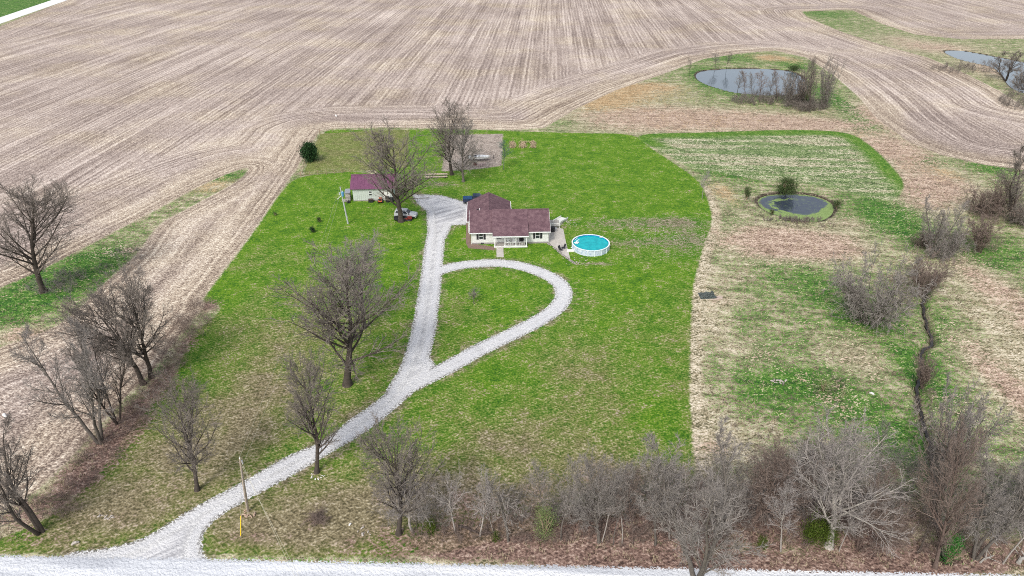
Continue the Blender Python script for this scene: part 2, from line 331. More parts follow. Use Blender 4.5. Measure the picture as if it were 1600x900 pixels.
D['w_border'] = np.clip(np.maximum((PTS[:, 1]-at(0, 238).y)/6, (PTS[:, 0]-at(1345, 270).x)/6), .12, 1)
up_ = np.clip((PTS[:, 1]-92)/40, 0, 1)
D['w_dry'] -= .30*up_
D['w_green'] -= .5*np.exp(-((D['d_lawn']+.6)/1.1)**2)*(PTS[:, 0] > 15)*(PTS[:, 1] < 150)
def heights():
    z = np.zeros(len(PTS))
    x, y = PTS[:, 0], PTS[:, 1]
    z += .06*np.sin(x*.21+1.3)*np.sin(y*.17)*np.clip((np.hypot(x, y-120)-60)/40, 0, 1)*0
    z -= np.clip((D['d_pond']+0.3)*0.75, 0, 1.2)
    z -= np.clip((D['d_creek']+.7)*1.0, 0, .95)
    return z
GZ = heights()

def grid_mesh(name, facemask, zoff, mat, kind='structure'):
    nc = NC+1
    r, c = np.meshgrid(np.arange(NR-1), np.arange(NC), indexing='ij')
    a = (r*nc+c).ravel(); q = np.stack([a, a+1, a+1+nc, a+nc], 1)
    if facemask is not None: q = q[facemask]
    used, inv = np.unique(q, return_inverse=True); q = inv.reshape(-1, 4)
    me = bpy.data.meshes.new(name); me.vertices.add(len(used))
    co = np.stack([PTS[used, 0], PTS[used, 1], GZ[used]+zoff], 1)
    me.vertices.foreach_set('co', co.ravel())
    me.loops.add(len(q)*4); me.loops.foreach_set('vertex_index', q.ravel().astype(np.int32))
    me.polygons.add(len(q)); me.polygons.foreach_set('loop_start', (np.arange(len(q))*4).astype(np.int32))
    me.polygons.foreach_set('use_smooth', np.ones(len(q), bool)); me.update(calc_edges=True)
    for k, v in D.items():
        at_ = me.attributes.new(k, 'FLOAT', 'POINT'); at_.data.foreach_set('value', v[used].astype(np.float32))
    me.materials.append(mat)
    o = bpy.data.objects.new(name, me); COL.objects.link(o); o['kind'] = kind
    return o
GM = ground_material()
def fmin(k):                      # value of a distance at each face (mean of its corners)
    v = D[k].reshape(NR, NC+1)
    return ((v[:-1, :-1]+v[1:, :-1]+v[:-1, 1:]+v[1:, 1:])/4).ravel()
ground = grid_mesh('ground', None, 0.0, GM)
fd, fr = fmin('d_drive') > -.1, fmin('d_road') > -.1
fp = fmin('d_pond') > -1
grid_mesh('lawn', (fmin('d_lawn') > 0) & (fmin('d_paddock') < 0) & (fmin('d_garden') < 0) & ~fr & ~fd, .004, GM)
grid_mesh('crop_field', (fmin('d_field') > 0) & (fmin('d_lawn') < 0), .004, GM)
grid_mesh('hay_pasture', (fmin('d_pasture') > 0) & (fmin('d_lawn') < 0) & (fmin('d_field') < 0), .004, GM)
grid_mesh('paddock', (fmin('d_paddock') > 0) & (fmin('d_field') < 0), .004, GM)
grid_mesh('garden_soil', (fmin('d_garden') > 0) & (fmin('d_paddock') < 0), .004, GM)
grid_mesh('driveway', fd & ~fr, .012, GM)
grid_mesh('road', fr, .016, GM)
grid_mesh('far_road', (fmin('d_farroad') > 0) & (fmin('d_field') < .01), .012, GM)

# water
def water_mat(name, algae):
    g = NT(name)
    base = (.085, .11, .13)
    g.set(Roughness=.07, IOR=1.33); g.b.inputs['Specular IOR Level'].default_value = .9
    if algae:
        X, Y, Z = g.sep(g.tc); YC = float(POND_MID[:, 1].mean()); XC = float(POND_MID[:, 0].mean())
        n = g.noise(.6, 5, .7, g.tc)
        m = g.attr('rim')
        near = g.mr(g.add(Y, g.mul(g.add(X, -XC), -.15)), YC+1.5, YC-4.5, .4, 3.4, smooth=False)
        k = g.mr(g.add(g.add(m, g.mul(g.add(n, -.5), 3.0)), g.mul(near, -1)), .5, -.1)
        arc = g.math('ABSOLUTE', g.add(m, -3.0))
        k2 = g.mul(g.mul(g.mr(arc, .9, .3), g.mr(n, .44, .5)), g.mr(X, XC+4, XC-2))
        km = g.math('MAXIMUM', g.math('MAXIMUM', k, k2), g.mul(g.mr(g.noise(1.2, 5, .8, g.tc), .5, .7), .45))
        col = g.ramp(g.noise(4, 3, .7, g.tc), [(.3, (.11, .18, .04)), (.7, (.27, .36, .13))])
        g.color(g.mix(km, (.035, .045, .065), col)); g.put(g.b.inputs['Roughness'], g.mr(km, 0, 1, .06, .8))
    else: g.color(base)
    g.bump(g.noise(2.5, 3, .6, g.tc), .06, .05)
    return g.m
def water(name, V, z, mat):
    cx, cy = V.mean(0)
    bm = bmesh.new(); rings = 6; rv = []
    for k in range(rings, 0, -1):
        rv.append([bm.verts.new((cx+(x-cx)*k/rings, cy+(y-cy)*k/rings, z)) for x, y in V])
    cen = bm.verts.new((cx, cy, z))
    n = len(V)
    for a, b in zip(rv, rv[1:]):
        for i in range(n): bm.faces.new((a[i], a[(i+1) % n], b[(i+1) % n], b[i]))
    for i in range(n): bm.faces.new((rv[-1][i], rv[-1][(i+1) % n], cen))
    bmesh.ops.recalc_face_normals(bm, faces=bm.faces)
    me = bpy.data.meshes.new(name); bm.to_mesh(me); bm.free()
    if me.polygons[0].normal.z < 0: me.flip_normals()
    P = np.array([(v.co.x, v.co.y) for v in me.vertices])
    a = me.attributes.new('rim', 'FLOAT', 'POINT'); a.data.foreach_set('value', sdf_poly(P, V).astype(np.float32))
    me.materials.append(mat); o = bpy.data.objects.new(name, me); COL.objects.link(o); o['kind'] = 'structure'
WM = water_mat('pond_water', False)
water('pond_water', POND_UP, -.32, WM)
water('pond_water', POND_RIGHT, -.32, WM)
water('pond_water', POND_MID, -.32, water_mat('algae_water', True))
def ribbon(name, V, hw_, z, mat):
    vs = []; fs = []
    for i, p in enumerate(V):
        d = V[min(i+1, len(V)-1)]-V[max(i-1, 0)]; d = d/np.linalg.norm(d); nn = np.array([-d[1], d[0]])
        vs += [(*(p-nn*hw_), z), (*(p+nn*hw_), z)]
        if i: fs.append((2*i-2, 2*i, 2*i+1, 2*i-1))
    me = bpy.data.meshes.new(name); me.from_pydata(vs, [], fs); me.materials.append(mat)
    if me.polygons[0].normal.z < 0: me.flip_normals()
    o = bpy.data.objects.new(name, me); COL.objects.link(o); o['kind'] = 'structure'
ribbon('creek_water', CREEK, .2, -.62, simple('creek_mud_water', (.035, .032, .028), .5, 1, rough=.25))

# ------------------------------------------------------------------ helpers for things
def tag(o, label=None, cat=None, group=None, kind=None):
    if label: o['label'] = label
    if cat: o['category'] = cat
    if group: o['group'] = group
    if kind: o['kind'] = kind
    return o
def empty(name, loc, rz=0, label=None, cat=None, group=None):
    o = bpy.data.objects.new(name, None); COL.objects.link(o); o.empty_display_size = .3
    o.location = loc; o.rotation_euler = (0, 0, rz); return tag(o, label, cat, group)
def link(name, me, parent=None):
    o = bpy.data.objects.new(name, me); COL.objects.link(o)
    if parent: o.parent = parent
    return o
class MB:
    def __init__(s): s.v = []; s.f = []
    def add(s, vs, fs):
        k = len(s.v); s.v += [tuple(v) for v in vs]; s.f += [tuple(i+k for i in f) for f in fs]; return s
    def box(s, x0, x1, y0, y1, z0, z1, tx=0, ty=0):      # tx, ty: taper of the top
        return s.add([(x0, y0, z0), (x1, y0, z0), (x1, y1, z0), (x0, y1, z0), (x0+tx, y0+ty, z1), (x1-tx, y0+ty, z1), (x1-tx, y1-ty, z1), (x0+tx, y1-ty, z1)],
                     [(3, 2, 1, 0), (4, 5, 6, 7), (0, 1, 5, 4), (1, 2, 6, 5), (2, 3, 7, 6), (3, 0, 4, 7)])
    def tube(s, pts, r, n=8, cap=True):
        pts = [Vector(p) for p in pts]; rs = r if hasattr(r, '__len__') else [r]*len(pts); vs = []; fs = []
        for i, p in enumerate(pts):
            d = (pts[min(i+1, len(pts)-1)]-pts[max(i-1, 0)]).normalized()
            u = d.cross(Vector((.13, .2, .97)) if abs(d.z) < .9 else Vector((1, .1, 0))).normalized(); w = d.cross(u)
            for k in range(n):
                a = 2*math.pi*k/n; vs.append(p+(u*math.cos(a)+w*math.sin(a))*rs[i])
            if i:
                for k in range(n):
                    a, b = (i-1)*n+k, (i-1)*n+(k+1) % n; fs.append((a, b, b+n, a+n))
        if cap: fs.append(tuple(range(n))[::-1]); fs.append(tuple(range((len(pts)-1)*n, len(pts)*n)))
        return s.add(vs, fs)
    def slab(s, q, th):                                   # four or more corners, thickened downwards along the normal
        q = [Vector(p) for p in q]; nn = (q[1]-q[0]).cross(q[2]-q[0]).normalized()
        if nn.z < 0: q = q[::-1]; nn = -nn
        n = len(q); vs = q+[p-nn*th for p in q]
        return s.add(vs, [tuple(range(n)), tuple(range(2*n-1, n-1, -1))]+[(i, i+n, (i+1) % n+n, (i+1) % n) for i in range(n)])
    def prism(s, prof, a, b, axis='y'):                   # profile in the plane across the axis
        n = len(prof); L = []
        for t in (a, b):
            for p, q in prof: L.append((p, t, q) if axis == 'y' else (t, p, q))
        return s.add(L, [tuple(range(n)), tuple(range(2*n-1, n-1, -1))]+[(i, i+n, (i+1) % n+n, (i+1) % n) for i in range(n)])
    def build(s, name, mat, parent=None, bevel=0, smooth=False):
        me = bpy.data.meshes.new(name); me.from_pydata(s.v, [], s.f)
        bm = bmesh.new(); bm.from_mesh(me); bmesh.ops.recalc_face_normals(bm, faces=bm.faces)
        if bevel: bmesh.ops.bevel(bm, geom=[e for e in bm.edges if len(e.link_faces) == 2 and e.calc_face_angle(0) > .5], offset=bevel, segments=2, affect='EDGES', clamp_overlap=True)
        bm.to_mesh(me); bm.free()
        if smooth:
            for p in me.polygons: p.use_smooth = True
        me.materials.append(mat); return link(name, me, parent)
M = {}
def mat(k, *a, **kw):
    M[k] = simple(k, *a, **kw); return M[k]
mat('white_paint', (.78, .79, .78), .04, rough=.5); mat('cream_trim', (.72, .72, .68), .05, rough=.5)
mat('black_shutter', (.03, .03, .035), .2, rough=.5); mat('glass', (.03, .035, .045), .3, rough=.08, spec=.8)
mat('concrete', (.46, .43, .39), .14, 1.2, rough=.9, bump=.2); mat('foundation', (.30, .28, .27), .15)
mat('dark', (.025, .025, .028), .3, rough=.6); mat('tyre', (.02, .02, .02), .2, rough=.85); mat('chrome', (.6, .6, .6), .1, rough=.3, metal=.8)
mat('wood', (.33, .24, .17), .3, 6, rough=.85); mat('grey_wood', (.34, .32, .29), .25, 5, rough=.9, bump=.3)
mat('pole_wood', (.33, .27, .21), .25, 4, rough=.9); mat('pole_grey', (.42, .44, .45), .15, 4, rough=.9)
mat('steel', (.45, .46, .48), .1, rough=.4, metal=.6); mat('yellow', (.75, .50, .02), .1, rough=.5); mat('red', (.20, .035, .03), .2, rough=.4)
mat('blue_paint', (.012, .025, .06), .15, rough=.25, spec=.6); mat('blue_tarp', (.015, .06, .15), .25, rough=.5)
mat('silver', (.48, .50, .52), .05, rough=.3, spec=.6); mat('pool_white', (.72, .78, .82), .05, rough=.4)
mat('tank_blue', (.10, .28, .48), .15, rough=.5); mat('lamp_red', (.4, .02, .02), .1, rough=.3); mat('lamp_white', (.8, .8, .75), .05, rough=.2)
mat('stone', (.42, .38, .34), .3, 5, rough=.9, bump=.4); mat('straw_stalk', (.40, .31, .21), .35, 9, rough=.95); mat('mulch', (.20, .14, .11), .35, 5, rough=.95, bump=.5)
mat('wire', (.50, .48, .38), .1, rough=.5)
mat('white_stone', (.70, .69, .67), .15, 6, rough=.85, bump=.4)

def roof_mat(name, stops, ribs=None):
    g = NT(name); n = g.noise(1.1, 5, .75, g.tc); f = g.noise(9, 2, .8, g.tc)
    k = g.add(g.mul(n, .62), g.mul(f, .42))
    c = g.ramp(k, stops)
    if ribs:
        X, Y, Z = g.sep(g.tc)
        s = g.math('SINE', g.mul(X, 2*math.pi/ribs)); h = g.mr(s, .6, .95)
        g.bump(h, .8, .05); g.set(Roughness=.35)
    else:
        X, Y, Z = g.sep(g.tc)
        c = g.mix(g.mr(g.math('SINE', g.mul(Z, 2*math.pi/.14)), .5, 1, 0, .25), c, (.04, .03, .032))
        g.bump(k, .5, .04)
    g.color(c); return g.m
ROOF = roof_mat('shingle', [(.35, (.065, .036, .046)), (.5, (.125, .072, .085)), (.68, (.225, .145, .155))])
PURPLE = roof_mat('purple_metal', [(.3, (.10, .042, .075)), (.55, (.16, .062, .118)), (.75, (.22, .10, .165))], .8)
def siding(name, c, pitch, axis):
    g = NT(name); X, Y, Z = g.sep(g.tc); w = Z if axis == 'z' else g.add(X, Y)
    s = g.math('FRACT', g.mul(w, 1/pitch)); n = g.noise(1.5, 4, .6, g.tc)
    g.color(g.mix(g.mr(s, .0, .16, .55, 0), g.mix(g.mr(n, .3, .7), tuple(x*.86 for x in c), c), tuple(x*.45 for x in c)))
    g.bump(s, .5, .02); return g.m
SIDING = siding('white_siding', (.76, .77, .74), .2, 'z'); SHED_SIDE = siding('pale_panel', (.52, .57, .53), .45, 'x')

# ------------------------------------------------------------------ farmhouse
hl, hr_ = at(737.6, 381.9), at(856.3, 379.8)
HROT = math.atan2(hr_.y-hl.y, hr_.x-hl.x); HW = (hr_-hl).length
house = empty('farmhouse', hl, HROT, 'white single storey farmhouse with a mottled purple brown shingle roof and front porch', 'house')
WZ = 2.75; DP = 9.0; XA, XB = 4.15, 10.75            # porch section from XA to XB
wl = MB(); wl.box(0, HW, 0, DP, .35, WZ)
wl.add([(0, 0, WZ), (0, DP, WZ), (0, DP/2, 5.1), (.2, 0, WZ), (.2, DP, WZ), (.2, DP/2, 5.1)], [(0, 1, 2), (3, 4, 5), (0, 3, 5, 2), (1, 4, 5, 2)])
wl.add([(HW, 0, WZ), (HW, DP, WZ), (HW, DP/2, 5.1), (HW-.2, 0, WZ), (HW-.2, DP, WZ), (HW-.2, DP/2, 5.1)], [(0, 1, 2), (3, 4, 5), (0, 3, 5, 2), (1, 4, 5, 2)])
wl.build('wall', SIDING, house)
gw = MB(); gw.box(-.65, 7.55, DP, 14.7, .2, WZ-.02)
gw.add([(-.65, 14.7, WZ), (7.55, 14.7, WZ), (3.45, 14.7, 4.55), (-.65, 14.5, WZ), (7.55, 14.5, WZ), (3.45, 14.5, 4.55)], [(0, 1, 2), (3, 4, 5), (0, 3, 5, 2), (1, 4, 5, 2)])
gw.box(-.65, -.01, 5.2, DP-.003, .2, WZ-.02)
gw.build('garage_wall', SIDING, house)
fb = MB(); fb.box(-.03, HW+.03, -.03, DP+.03, -.1, .35); fb.box(-.68, 7.58, DP+.04, 14.73, -.1, .2); fb.build('foundation', M['foundation'], house)
RZ = 5.3; ov = .42
sE = (RZ-2.72)/(DP/2+ov)
def zf(y): return RZ-sE*(DP/2-y)
rl = MB(); th = .14
rl.slab([(-.4, -ov, 2.66), (XA+.1, -ov, 2.66), (XA+.1, DP/2, RZ-.1), (-.4, DP/2, RZ-.1)], th)
rl.slab([(-.4, DP+ov, 2.66), (XA+.1, DP+ov, 2.66), (XA+.1, DP/2, RZ-.1), (-.4, DP/2, RZ-.1)], th)
rl.build('roof', ROOF, house)
rc = MB(); rc.slab([(XA-.15, -1.85, 2.55), (XB+.15, -1.85, 2.55), (XB+.15, DP/2, RZ+.03), (XA-.15, DP/2, RZ+.03)], th)
rc.slab([(XA-.15, DP+ov, 2.75), (XB+.15, DP+ov, 2.75), (XB+.15, DP/2, RZ+.03), (XA-.15, DP/2, RZ+.03)], th); prf = rc.build('porch_roof', ROOF, house)
rr = MB(); rr.slab([(XB-.1, -ov, 2.70), (HW+.4, -ov, 2.70), (HW+.4, DP/2, RZ), (XB-.1, DP/2, RZ)], th)
rr.slab([(XB-.1, DP+ov, 2.70), (HW+.4, DP+ov, 2.70), (HW+.4, DP/2, RZ), (XB-.1, DP/2, RZ)], th); rr.build('roof', ROOF, house)
rg = MB(); rg.slab([(-1.05, 15.1, 2.62), (-1.05, 5.1, 2.62), (3.45, 5.1, 4.72), (3.45, 15.1, 4.72)], th)
rg.slab([(7.95, 15.1, 2.62), (7.95, 5.1, 2.62), (3.45, 5.1, 4.72), (3.45, 15.1, 4.72)], th); rgo = rg.build('garage_roof', ROOF, house)
cap = MB(); cap.prism([(-.16, -.06), (0, .045), (.16, -.06), (0, -.02)], 5.2, 15.12); co = cap.build('ridge_cap', ROOF, rgo); co.location = (3.45, 0, 4.73)
cap = MB(); cap.prism([(DP/2-.18, RZ-.02), (DP/2, RZ+.09), (DP/2+.18, RZ-.02)], XA-.16, HW+.4, 'x'); cap.build('ridge_cap', ROOF, house)
# fascia and gutters in white
fa = MB(); fa.box(-.42, XA-.16, -ov-.13, -ov-.005, 2.46, 2.62); fa.build('gutter', M['white_paint'], house)
fa = MB(); fa.box(XB+.16, HW+.42, -ov-.13, -ov-.005, 2.50, 2.66); fa.build('gutter', M['white_paint'], house)
fa = MB(); fa.box(XA-.17, XB+.17, -1.99, -1.855, 2.33, 2.50); fa.build('gutter', M['white_paint'], house)
for xe, yA, yB, z0, z1 in [(-.43, -ov, DP/2, 2.5, RZ-.27), (HW+.405, -ov, DP/2, 2.54, RZ-.17), (HW+.405, DP+ov, DP/2, 2.54, RZ-.17)]:
    f = MB(); f.add([(xe, yA, z0), (xe, yB, z1), (xe, yB, z1+.15), (xe, yA, z0+.15), (xe+.03, yA, z0), (xe+.03, yB, z1), (xe+.03, yB, z1+.15), (xe+.03, yA, z0+.15)],
              [(0, 1, 2, 3), (7, 6, 5, 4), (0, 4, 5, 1), (1, 5, 6, 2), (2, 6, 7, 3), (3, 7, 4, 0)]); f.build('fascia', M['white_paint'], house)
f = MB(); f.box(-1.17, -1.055, 5.1, 15.1, 2.40, 2.56); f.build('gutter', M['white_paint'], house)
f = MB(); f.box(7.955, 8.07, DP+.5, 15.1, 2.40, 2.56); f.build('gutter', M['white_paint'], house)
for x, y in ((-.12, -.12), (HW+.07, -.12), (-.80, 5.1)):
    f = MB(); f.box(x, x+.09, y, y+.09, .1, 2.5); f.build('downspout', M['white_paint'], house)
def window(parent, x, z, w, h, shutters=True, y=-.02, mull=True):
    fr_ = MB()
    for a in ((x-w/2-.07, x+w/2+.07, z-.08, z), (x-w/2-.07, x+w/2+.07, z+h, z+h+.08), (x-w/2-.07, x-w/2, z, z+h), (x+w/2, x+w/2+.07, z, z+h)):
        fr_.box(a[0], a[1], y-.05, y+.015, a[2], a[3])
    if mull: fr_.box(x-w/2, x+w/2, y-.04, y, z+h/2-.03, z+h/2+.03)
    fo = fr_.build('window', M['white_paint'], parent)
    p = MB(); p.box(x-w/2, x+w/2, y-.018, y+.01, z, z+h); p.build('pane', M['glass'], fo)
    if shutters:
        for s in (-1, 1):
            q = MB(); cx = x+s*(w/2+.30)
            q.box(cx-.2, cx+.2, y-.05, y+.015, z-.05, z+h+.05)
            q.build('shutter', M['black_shutter'], fo)
window(house, 1.78, 1.1, .75, 1.25); window(house, 12.75, 1.1, .75, 1.25); window(house, 5.25, 1.15, .95, 1.1, False)
for x in (1.85, 2.15):
    q = MB(); q.box(x-.13, x+.13, -.06, -.005, .12, .36); q.build('basement_window', M['glass'], house)
d = MB(); d.box(9.15, 10.05, -.07, -.005, .36, 2.4); dd = d.build('door', M['dark'], house)
q = MB(); q.box(9.93, 9.99, -.13, -.075, 1.3, 1.38); q.build('handle', M['chrome'], dd)
q = MB()
for x0, x1, z0, z1 in ((9.05, 9.15, .36, 2.5), (10.05, 10.15, .36, 2.5), (9.15, 10.05, 2.4, 2.5)): q.box(x0, x1, -.08, -.004, z0, z1)
q.build('door_frame', M['white_paint'], dd)
pf = MB(); pf.box(XA+.1, XB-.1, -1.75, -.035, -.05, .33); pf.build('porch_floor', M['grey_wood'], house)
pf = MB(); pf.box(XA+.1, XB-.1, -1.78, -1.755, .08, .34); pf.build('porch_skirt', M['white_paint'], house)
for x in (XA+.25, XA+2.2, XA+4.3, XB-.3):
    q = MB(); q.box(x-.075, x+.075, -1.74, -1.59, .33, 2.42); q.box(x-.11, x+.11, -1.77, -1.56, .331, .5); q.build('porch_post', M['white_paint'], house)
q = MB(); q.box(XA+.1, XB-.1, -1.76, -1.60, 2.16, 2.40); q.build('porch_beam', M['white_paint'], house)
for a, b in ((XA+2.28, XA+4.22), (XA+4.38, XB-.38)):
    q = MB(); q.box(a, b, -1.70, -1.64, 1.12, 1.19); q.box(a, b, -1.70, -1.64, .42, .47)
    n = int((b-a)/.28)
    for i in range(1, n): q.box(a+(b-a)*i/n-.018, a+(b-a)*i/n+.018, -1.69, -1.65, .47, 1.12)
    q.build('porch_railing', M['white_paint'], house)
q = MB(); q.box(XA+.5, XA+1.9, -2.1, -1.79, -.05, .2); q.build('porch_step', M['concrete'], house)
q = MB(); q.tube([(1.6, 5.9, 4.1), (1.6, 5.9, 5.05)], .07, 8); q.build('vent_pipe', M['white_paint'], house)
q = MB(); q.box(1.0, 1.35, 6.3, 6.6, 4.3, 4.6); q.build('roof_vent', M['dark'], house)
gd = MB(); gd.box(-.70, -.655, 10.2, 13.9, .2, 2.3); gdo = gd.build('garage_door', M['white_paint'], house)
gd = MB()
for z in (.7, 1.2, 1.7): gd.box(-.715, -.702, 10.25, 13.85, z-.01, z+.01)
gd.build('door_panel_joint', M['foundation'], gdo)
window(house, HW-3.8, 1.1, .75, 1.25, False, y=DP+.07)
ac = empty('air_conditioner', house.matrix_basis@Vector((9.3, DP+1.0, 0)), HROT, 'grey air conditioning unit on the ground behind the white house', 'air conditioner')
q = MB(); q.box(-.4, .4, -.4, .4, .05, .75); a = q.build('casing', M['steel'], ac, .02); q = MB(); q.tube([(0, 0, .751), (0, 0, .79)], .28, 12); q.build('fan_grille', M['dark'], ac)
HM = Matrix.Translation(hl)@Matrix.Rotation(HROT, 4, 'Z')
def hp(x, y, z=0): return HM@Vector((x, y, z))
def chair(loc, rz, material, label, group=None):
    t = empty('porch_chair', loc, rz, label, 'chair', group)
    q = MB(); q.box(-.28, .28, -.26, .26, .40, .45); q.build('seat', material, t, .01)
    q = MB(); q.add([(-.28, .22, .45), (.28, .22, .45), (.28, .27, .45), (-.28, .27, .45), (-.26, .34, 1.05), (.26, .34, 1.05), (.26, .38, 1.05), (-.26, .38, 1.05)], [(0, 1, 2, 3), (4, 5, 6, 7), (0, 1, 5, 4), (1, 2, 6, 5), (2, 3, 7, 6), (3, 0, 4, 7)]); q.build('backrest', material, t)
    for x in (-.24, .24):
        for y in (-.22, .22): q = MB(); q.tube([(x, y, 0), (x, y, .41)], .025, 6); q.build('leg', material, t)
        q = MB(); q.box(x-.04, x+.04, -.26, .27, .64, .68); q.build('armrest', material, t)
chair(hp(7.0, -.75, .335), HROT, M['white_paint'], 'white chair on the porch, left of the middle posts')
chair(hp(8.1, -.75, .335), HROT, M['white_paint'], 'white chair on the porch nearer to the dark front door')
q = MB(); q.tube([(0, 0, 0), (0, 0, .22), (0, 0, .3)], [.12, .17, .18], 12)
pt = empty('flower_pot', hp(10.35, -1.2, .335), 0, 'dark potted plant at the right end of the porch', 'potted plant'); q.build('pot', M['dark'], pt)
q = MB(); rs = random.Random(3)
for i in range(40):
    a = rs.uniform(0, 6.28); e = rs.uniform(.3, 1.4); d = Vector((math.cos(a)*math.cos(e), math.sin(a)*math.cos(e), math.sin(e)))*rs.uniform(.3, .6)
    q.tube([(0, 0, .28), d*.6+Vector((0, 0, .3)), d+Vector((0, 0, .25))], [.012, .02, .004], 3)
mat('leaf_dark', (.03, .06, .02), .3); q.build('leaves', M['leaf_dark'], pt)

def flat_poly(name, pts, z, material, th=.1, label=None, cat=None, kind='structure'):
    q = MB(); P = [at(x, y) for x, y in pts]
    q.slab([(p.x, p.y, z) for p in P], th); o = q.build(name, material, None, 0); 
    if kind: o['kind'] = kind
    return tag(o, label, cat)
flat_poly('mulch_bed', [(728.5, 349), (734, 349), (736, 381), (773, 386), (773, 391), (732, 388), (728, 380)], .05, M['mulch'])
# concrete walk and patio
wk = [hp(XA+.55, -1.95), hp(XA+1.85, -1.95), hp(XA+1.85, -5.6), hp(XA+.5, -5.6)]
q = MB(); q.slab([(p.x, p.y, .06) for p in wk], .1); o = q.build('front_walk', M['concrete']); o['kind'] = 'structure'
flat_poly('patio', [(857, 356), (868, 355), (880, 358), (884.5, 380), (891, 404.5), (886.5, 404), (879, 397.5), (858, 380)], .07, M['concrete'])
rs = random.Random(8)
edge = [at(857, 381.5), at(870, 391), at(879, 399), (at(888, 405.5)), at(900, 414)]
mat('grey_rock', (.27, .25, .23), .35, 5, rough=.95)
se = empty('stone_edging', edge[0], 0, 'row of grey stones along the lower edge of the patio', 'stone edging')
for i in range(len(edge)-1):
    for k in range(7):
        p = edge[i].lerp(edge[i+1], (k+rs.random())/7)-edge[0]; s = rs.uniform(.12, .3)
        q = MB(); q.tube([(p.x-s, p.y, .05), (p.x, p.y+.05, s*.7), (p.x+s, p.y, .04)], [s*.4, s*.75, s*.35], 6); q.build('stone', M['grey_rock'], se)
# back deck and ramp
dk = empty('wooden_deck', at(866, 352.5), HROT, 'small pale wooden deck against the right end of the house', 'deck')
q = MB(); q.box(-1.0, 1.0, -1.5, 1.5, .5, .62); q.build('deck_floor', M['grey_wood'], dk)
for x in (-.9, .9):
    for y in (-1.4, 1.4): q = MB(); q.box(x-.06, x+.06, y-.06, y+.06, -.05, 1.2); q.build('post', M['cream_trim'], dk)
q = MB(); q.box(-.9, .9, -1.43, -1.37, 1.05, 1.15)
for i in range(1, 12): q.box(-.9+.15*i-.02, -.9+.15*i+.02, -1.42, -1.38, .62, 1.05)
q.build('railing', M['cream_trim'], dk)
p0, p1 = at(869.5, 351.5), at(882, 341); rv = p1-p0
rp = empty('access_ramp', p0, math.atan2(rv.y, rv.x), 'long pale ramp running up and back from the deck behind the house', 'ramp')
L = rv.length
q = MB(); q.slab([(0, -.75, .62), (L, -.75, .12), (L, .75, .12), (0, .75, .62)], .1); q.build('ramp_floor', M['cream_trim'], rp)
for s in (-.8, .8):
    q = MB(); q.slab([(0, s-.05, .95), (L, s-.05, .45), (L, s+.05, .45), (0, s+.05, .95)], .3)
    for t in np.linspace(.03, .97, 7): q.box(L*t-.05, L*t+.05, s-.045, s+.045, -.05, .9-.5*t)
    q.build('handrail', M['cream_trim'], rp)
gr = empty('barbecue_grill', at(862.5, 362.5), .2, 'black barbecue grill on the patio beside the house corner', 'grill')
q = MB(); q.prism([(-.3, .8), (.3, .8), (.32, 1.0), (.2, 1.2), (-.2, 1.2), (-.32, 1.0)], -.55, .55, 'x'); q.build('hood', M['dark'], gr, .02)
q = MB(); q.box(-.5, .5, -.28, .28, .12, .79); q.build('cabinet', M['dark'], gr, .01)
for s in (-1, 1): q = MB(); q.box(s*.78-.2, s*.78+.2, -.25, .25, .78, .82); q.build('side_shelf', M['steel'], gr)
for s in (-.4, .4): q = MB(); q.tube([(s, -.2, .08), (s, .2, .08)], .08, 10); q.build('wheel', M['tyre'], gr)
def junk_chair(px, py, rz, label):
    t = empty('lawn_chair', at(px, py, .07), rz, label, 'chair')
    q = MB(); q.slab([(-.3, -.3, .40), (.3, -.3, .40), (.3, .25, .34), (-.3, .25, .34)], .04); q.build('seat', M['dark'], t)
    q = MB(); q.slab([(-.3, .25, .36), (.3, .25, .36), (.3, .5, 1.0), (-.3, .5, 1.0)], .04); q.build('backrest', M['dark'], t)
    for s in (-.3, .3): q = MB(); q.tube([(s, -.3, 0), (s, -.28, .6), (s, .4, .62)], .02, 6); q.tube([(s, .35, 0), (s, .1, .4)], .02, 6); q.build('leg', M['dark'], t)
junk_chair(876, 392, .8, 'dark lawn chair on the patio, nearest to the stone edging'); junk_chair(879.5, 389, -1.2, 'dark lawn chair on the patio, nearest to the pool')

# ------------------------------------------------------------------ above-ground pool
pc = at(922.5, 387.5); PR = 3.55
pool = empty('swimming_pool', pc, 0, 'round above-ground swimming pool with white wall and turquoise water', 'swimming pool')
PH = 1.15
def ring(r0_, r1_, z0, z1, n=64):
    q = MB(); vs = []; fs = []
    for k in range(n):
        a = 2*math.pi*k/n
        for r, z in ((r0_, z0), (r1_, z0), (r1_, z1), (r0_, z1)): vs.append((r*math.cos(a), r*math.sin(a), z))
    for k in range(n):
        a, b = k*4, ((k+1) % n)*4
        for j in range(4): fs.append((a+j, a+(j+1) % 4, b+(j+1) % 4, b+j))
    return q.add(vs, fs)
g = NT('pool_wall'); X, Y, Z = g.sep(g.tc); n = g.noise(3.5, 3, .6, g.tc)
g.color(g.mix(g.mr(n, .52, .62), (.55, .62, .70), (.30, .40, .54))); g.set(Roughness=.4)
ring(PR-.06, PR, .0, PH).build('wall', g.m, pool)
ring(PR-.14, PR+.09, PH, PH+.06).build('rim', M['pool_white'], pool)
ring(PR-.07, PR-.062, .05, PH).build('liner', simple('liner_blue', (.03, .22, .45), .15, 2), pool)
for k in range(16):
    a = 2*math.pi*(k+.3)/16; q = MB(); q.box(-.07, .07, -.05, .05, 0, PH-.005); o = q.build('upright', M['pool_white'], pool); o.location = ((PR+.045)*math.cos(a), (PR+.045)*math.sin(a), 0); o.rotation_euler = (0, 0, a+math.pi/2)
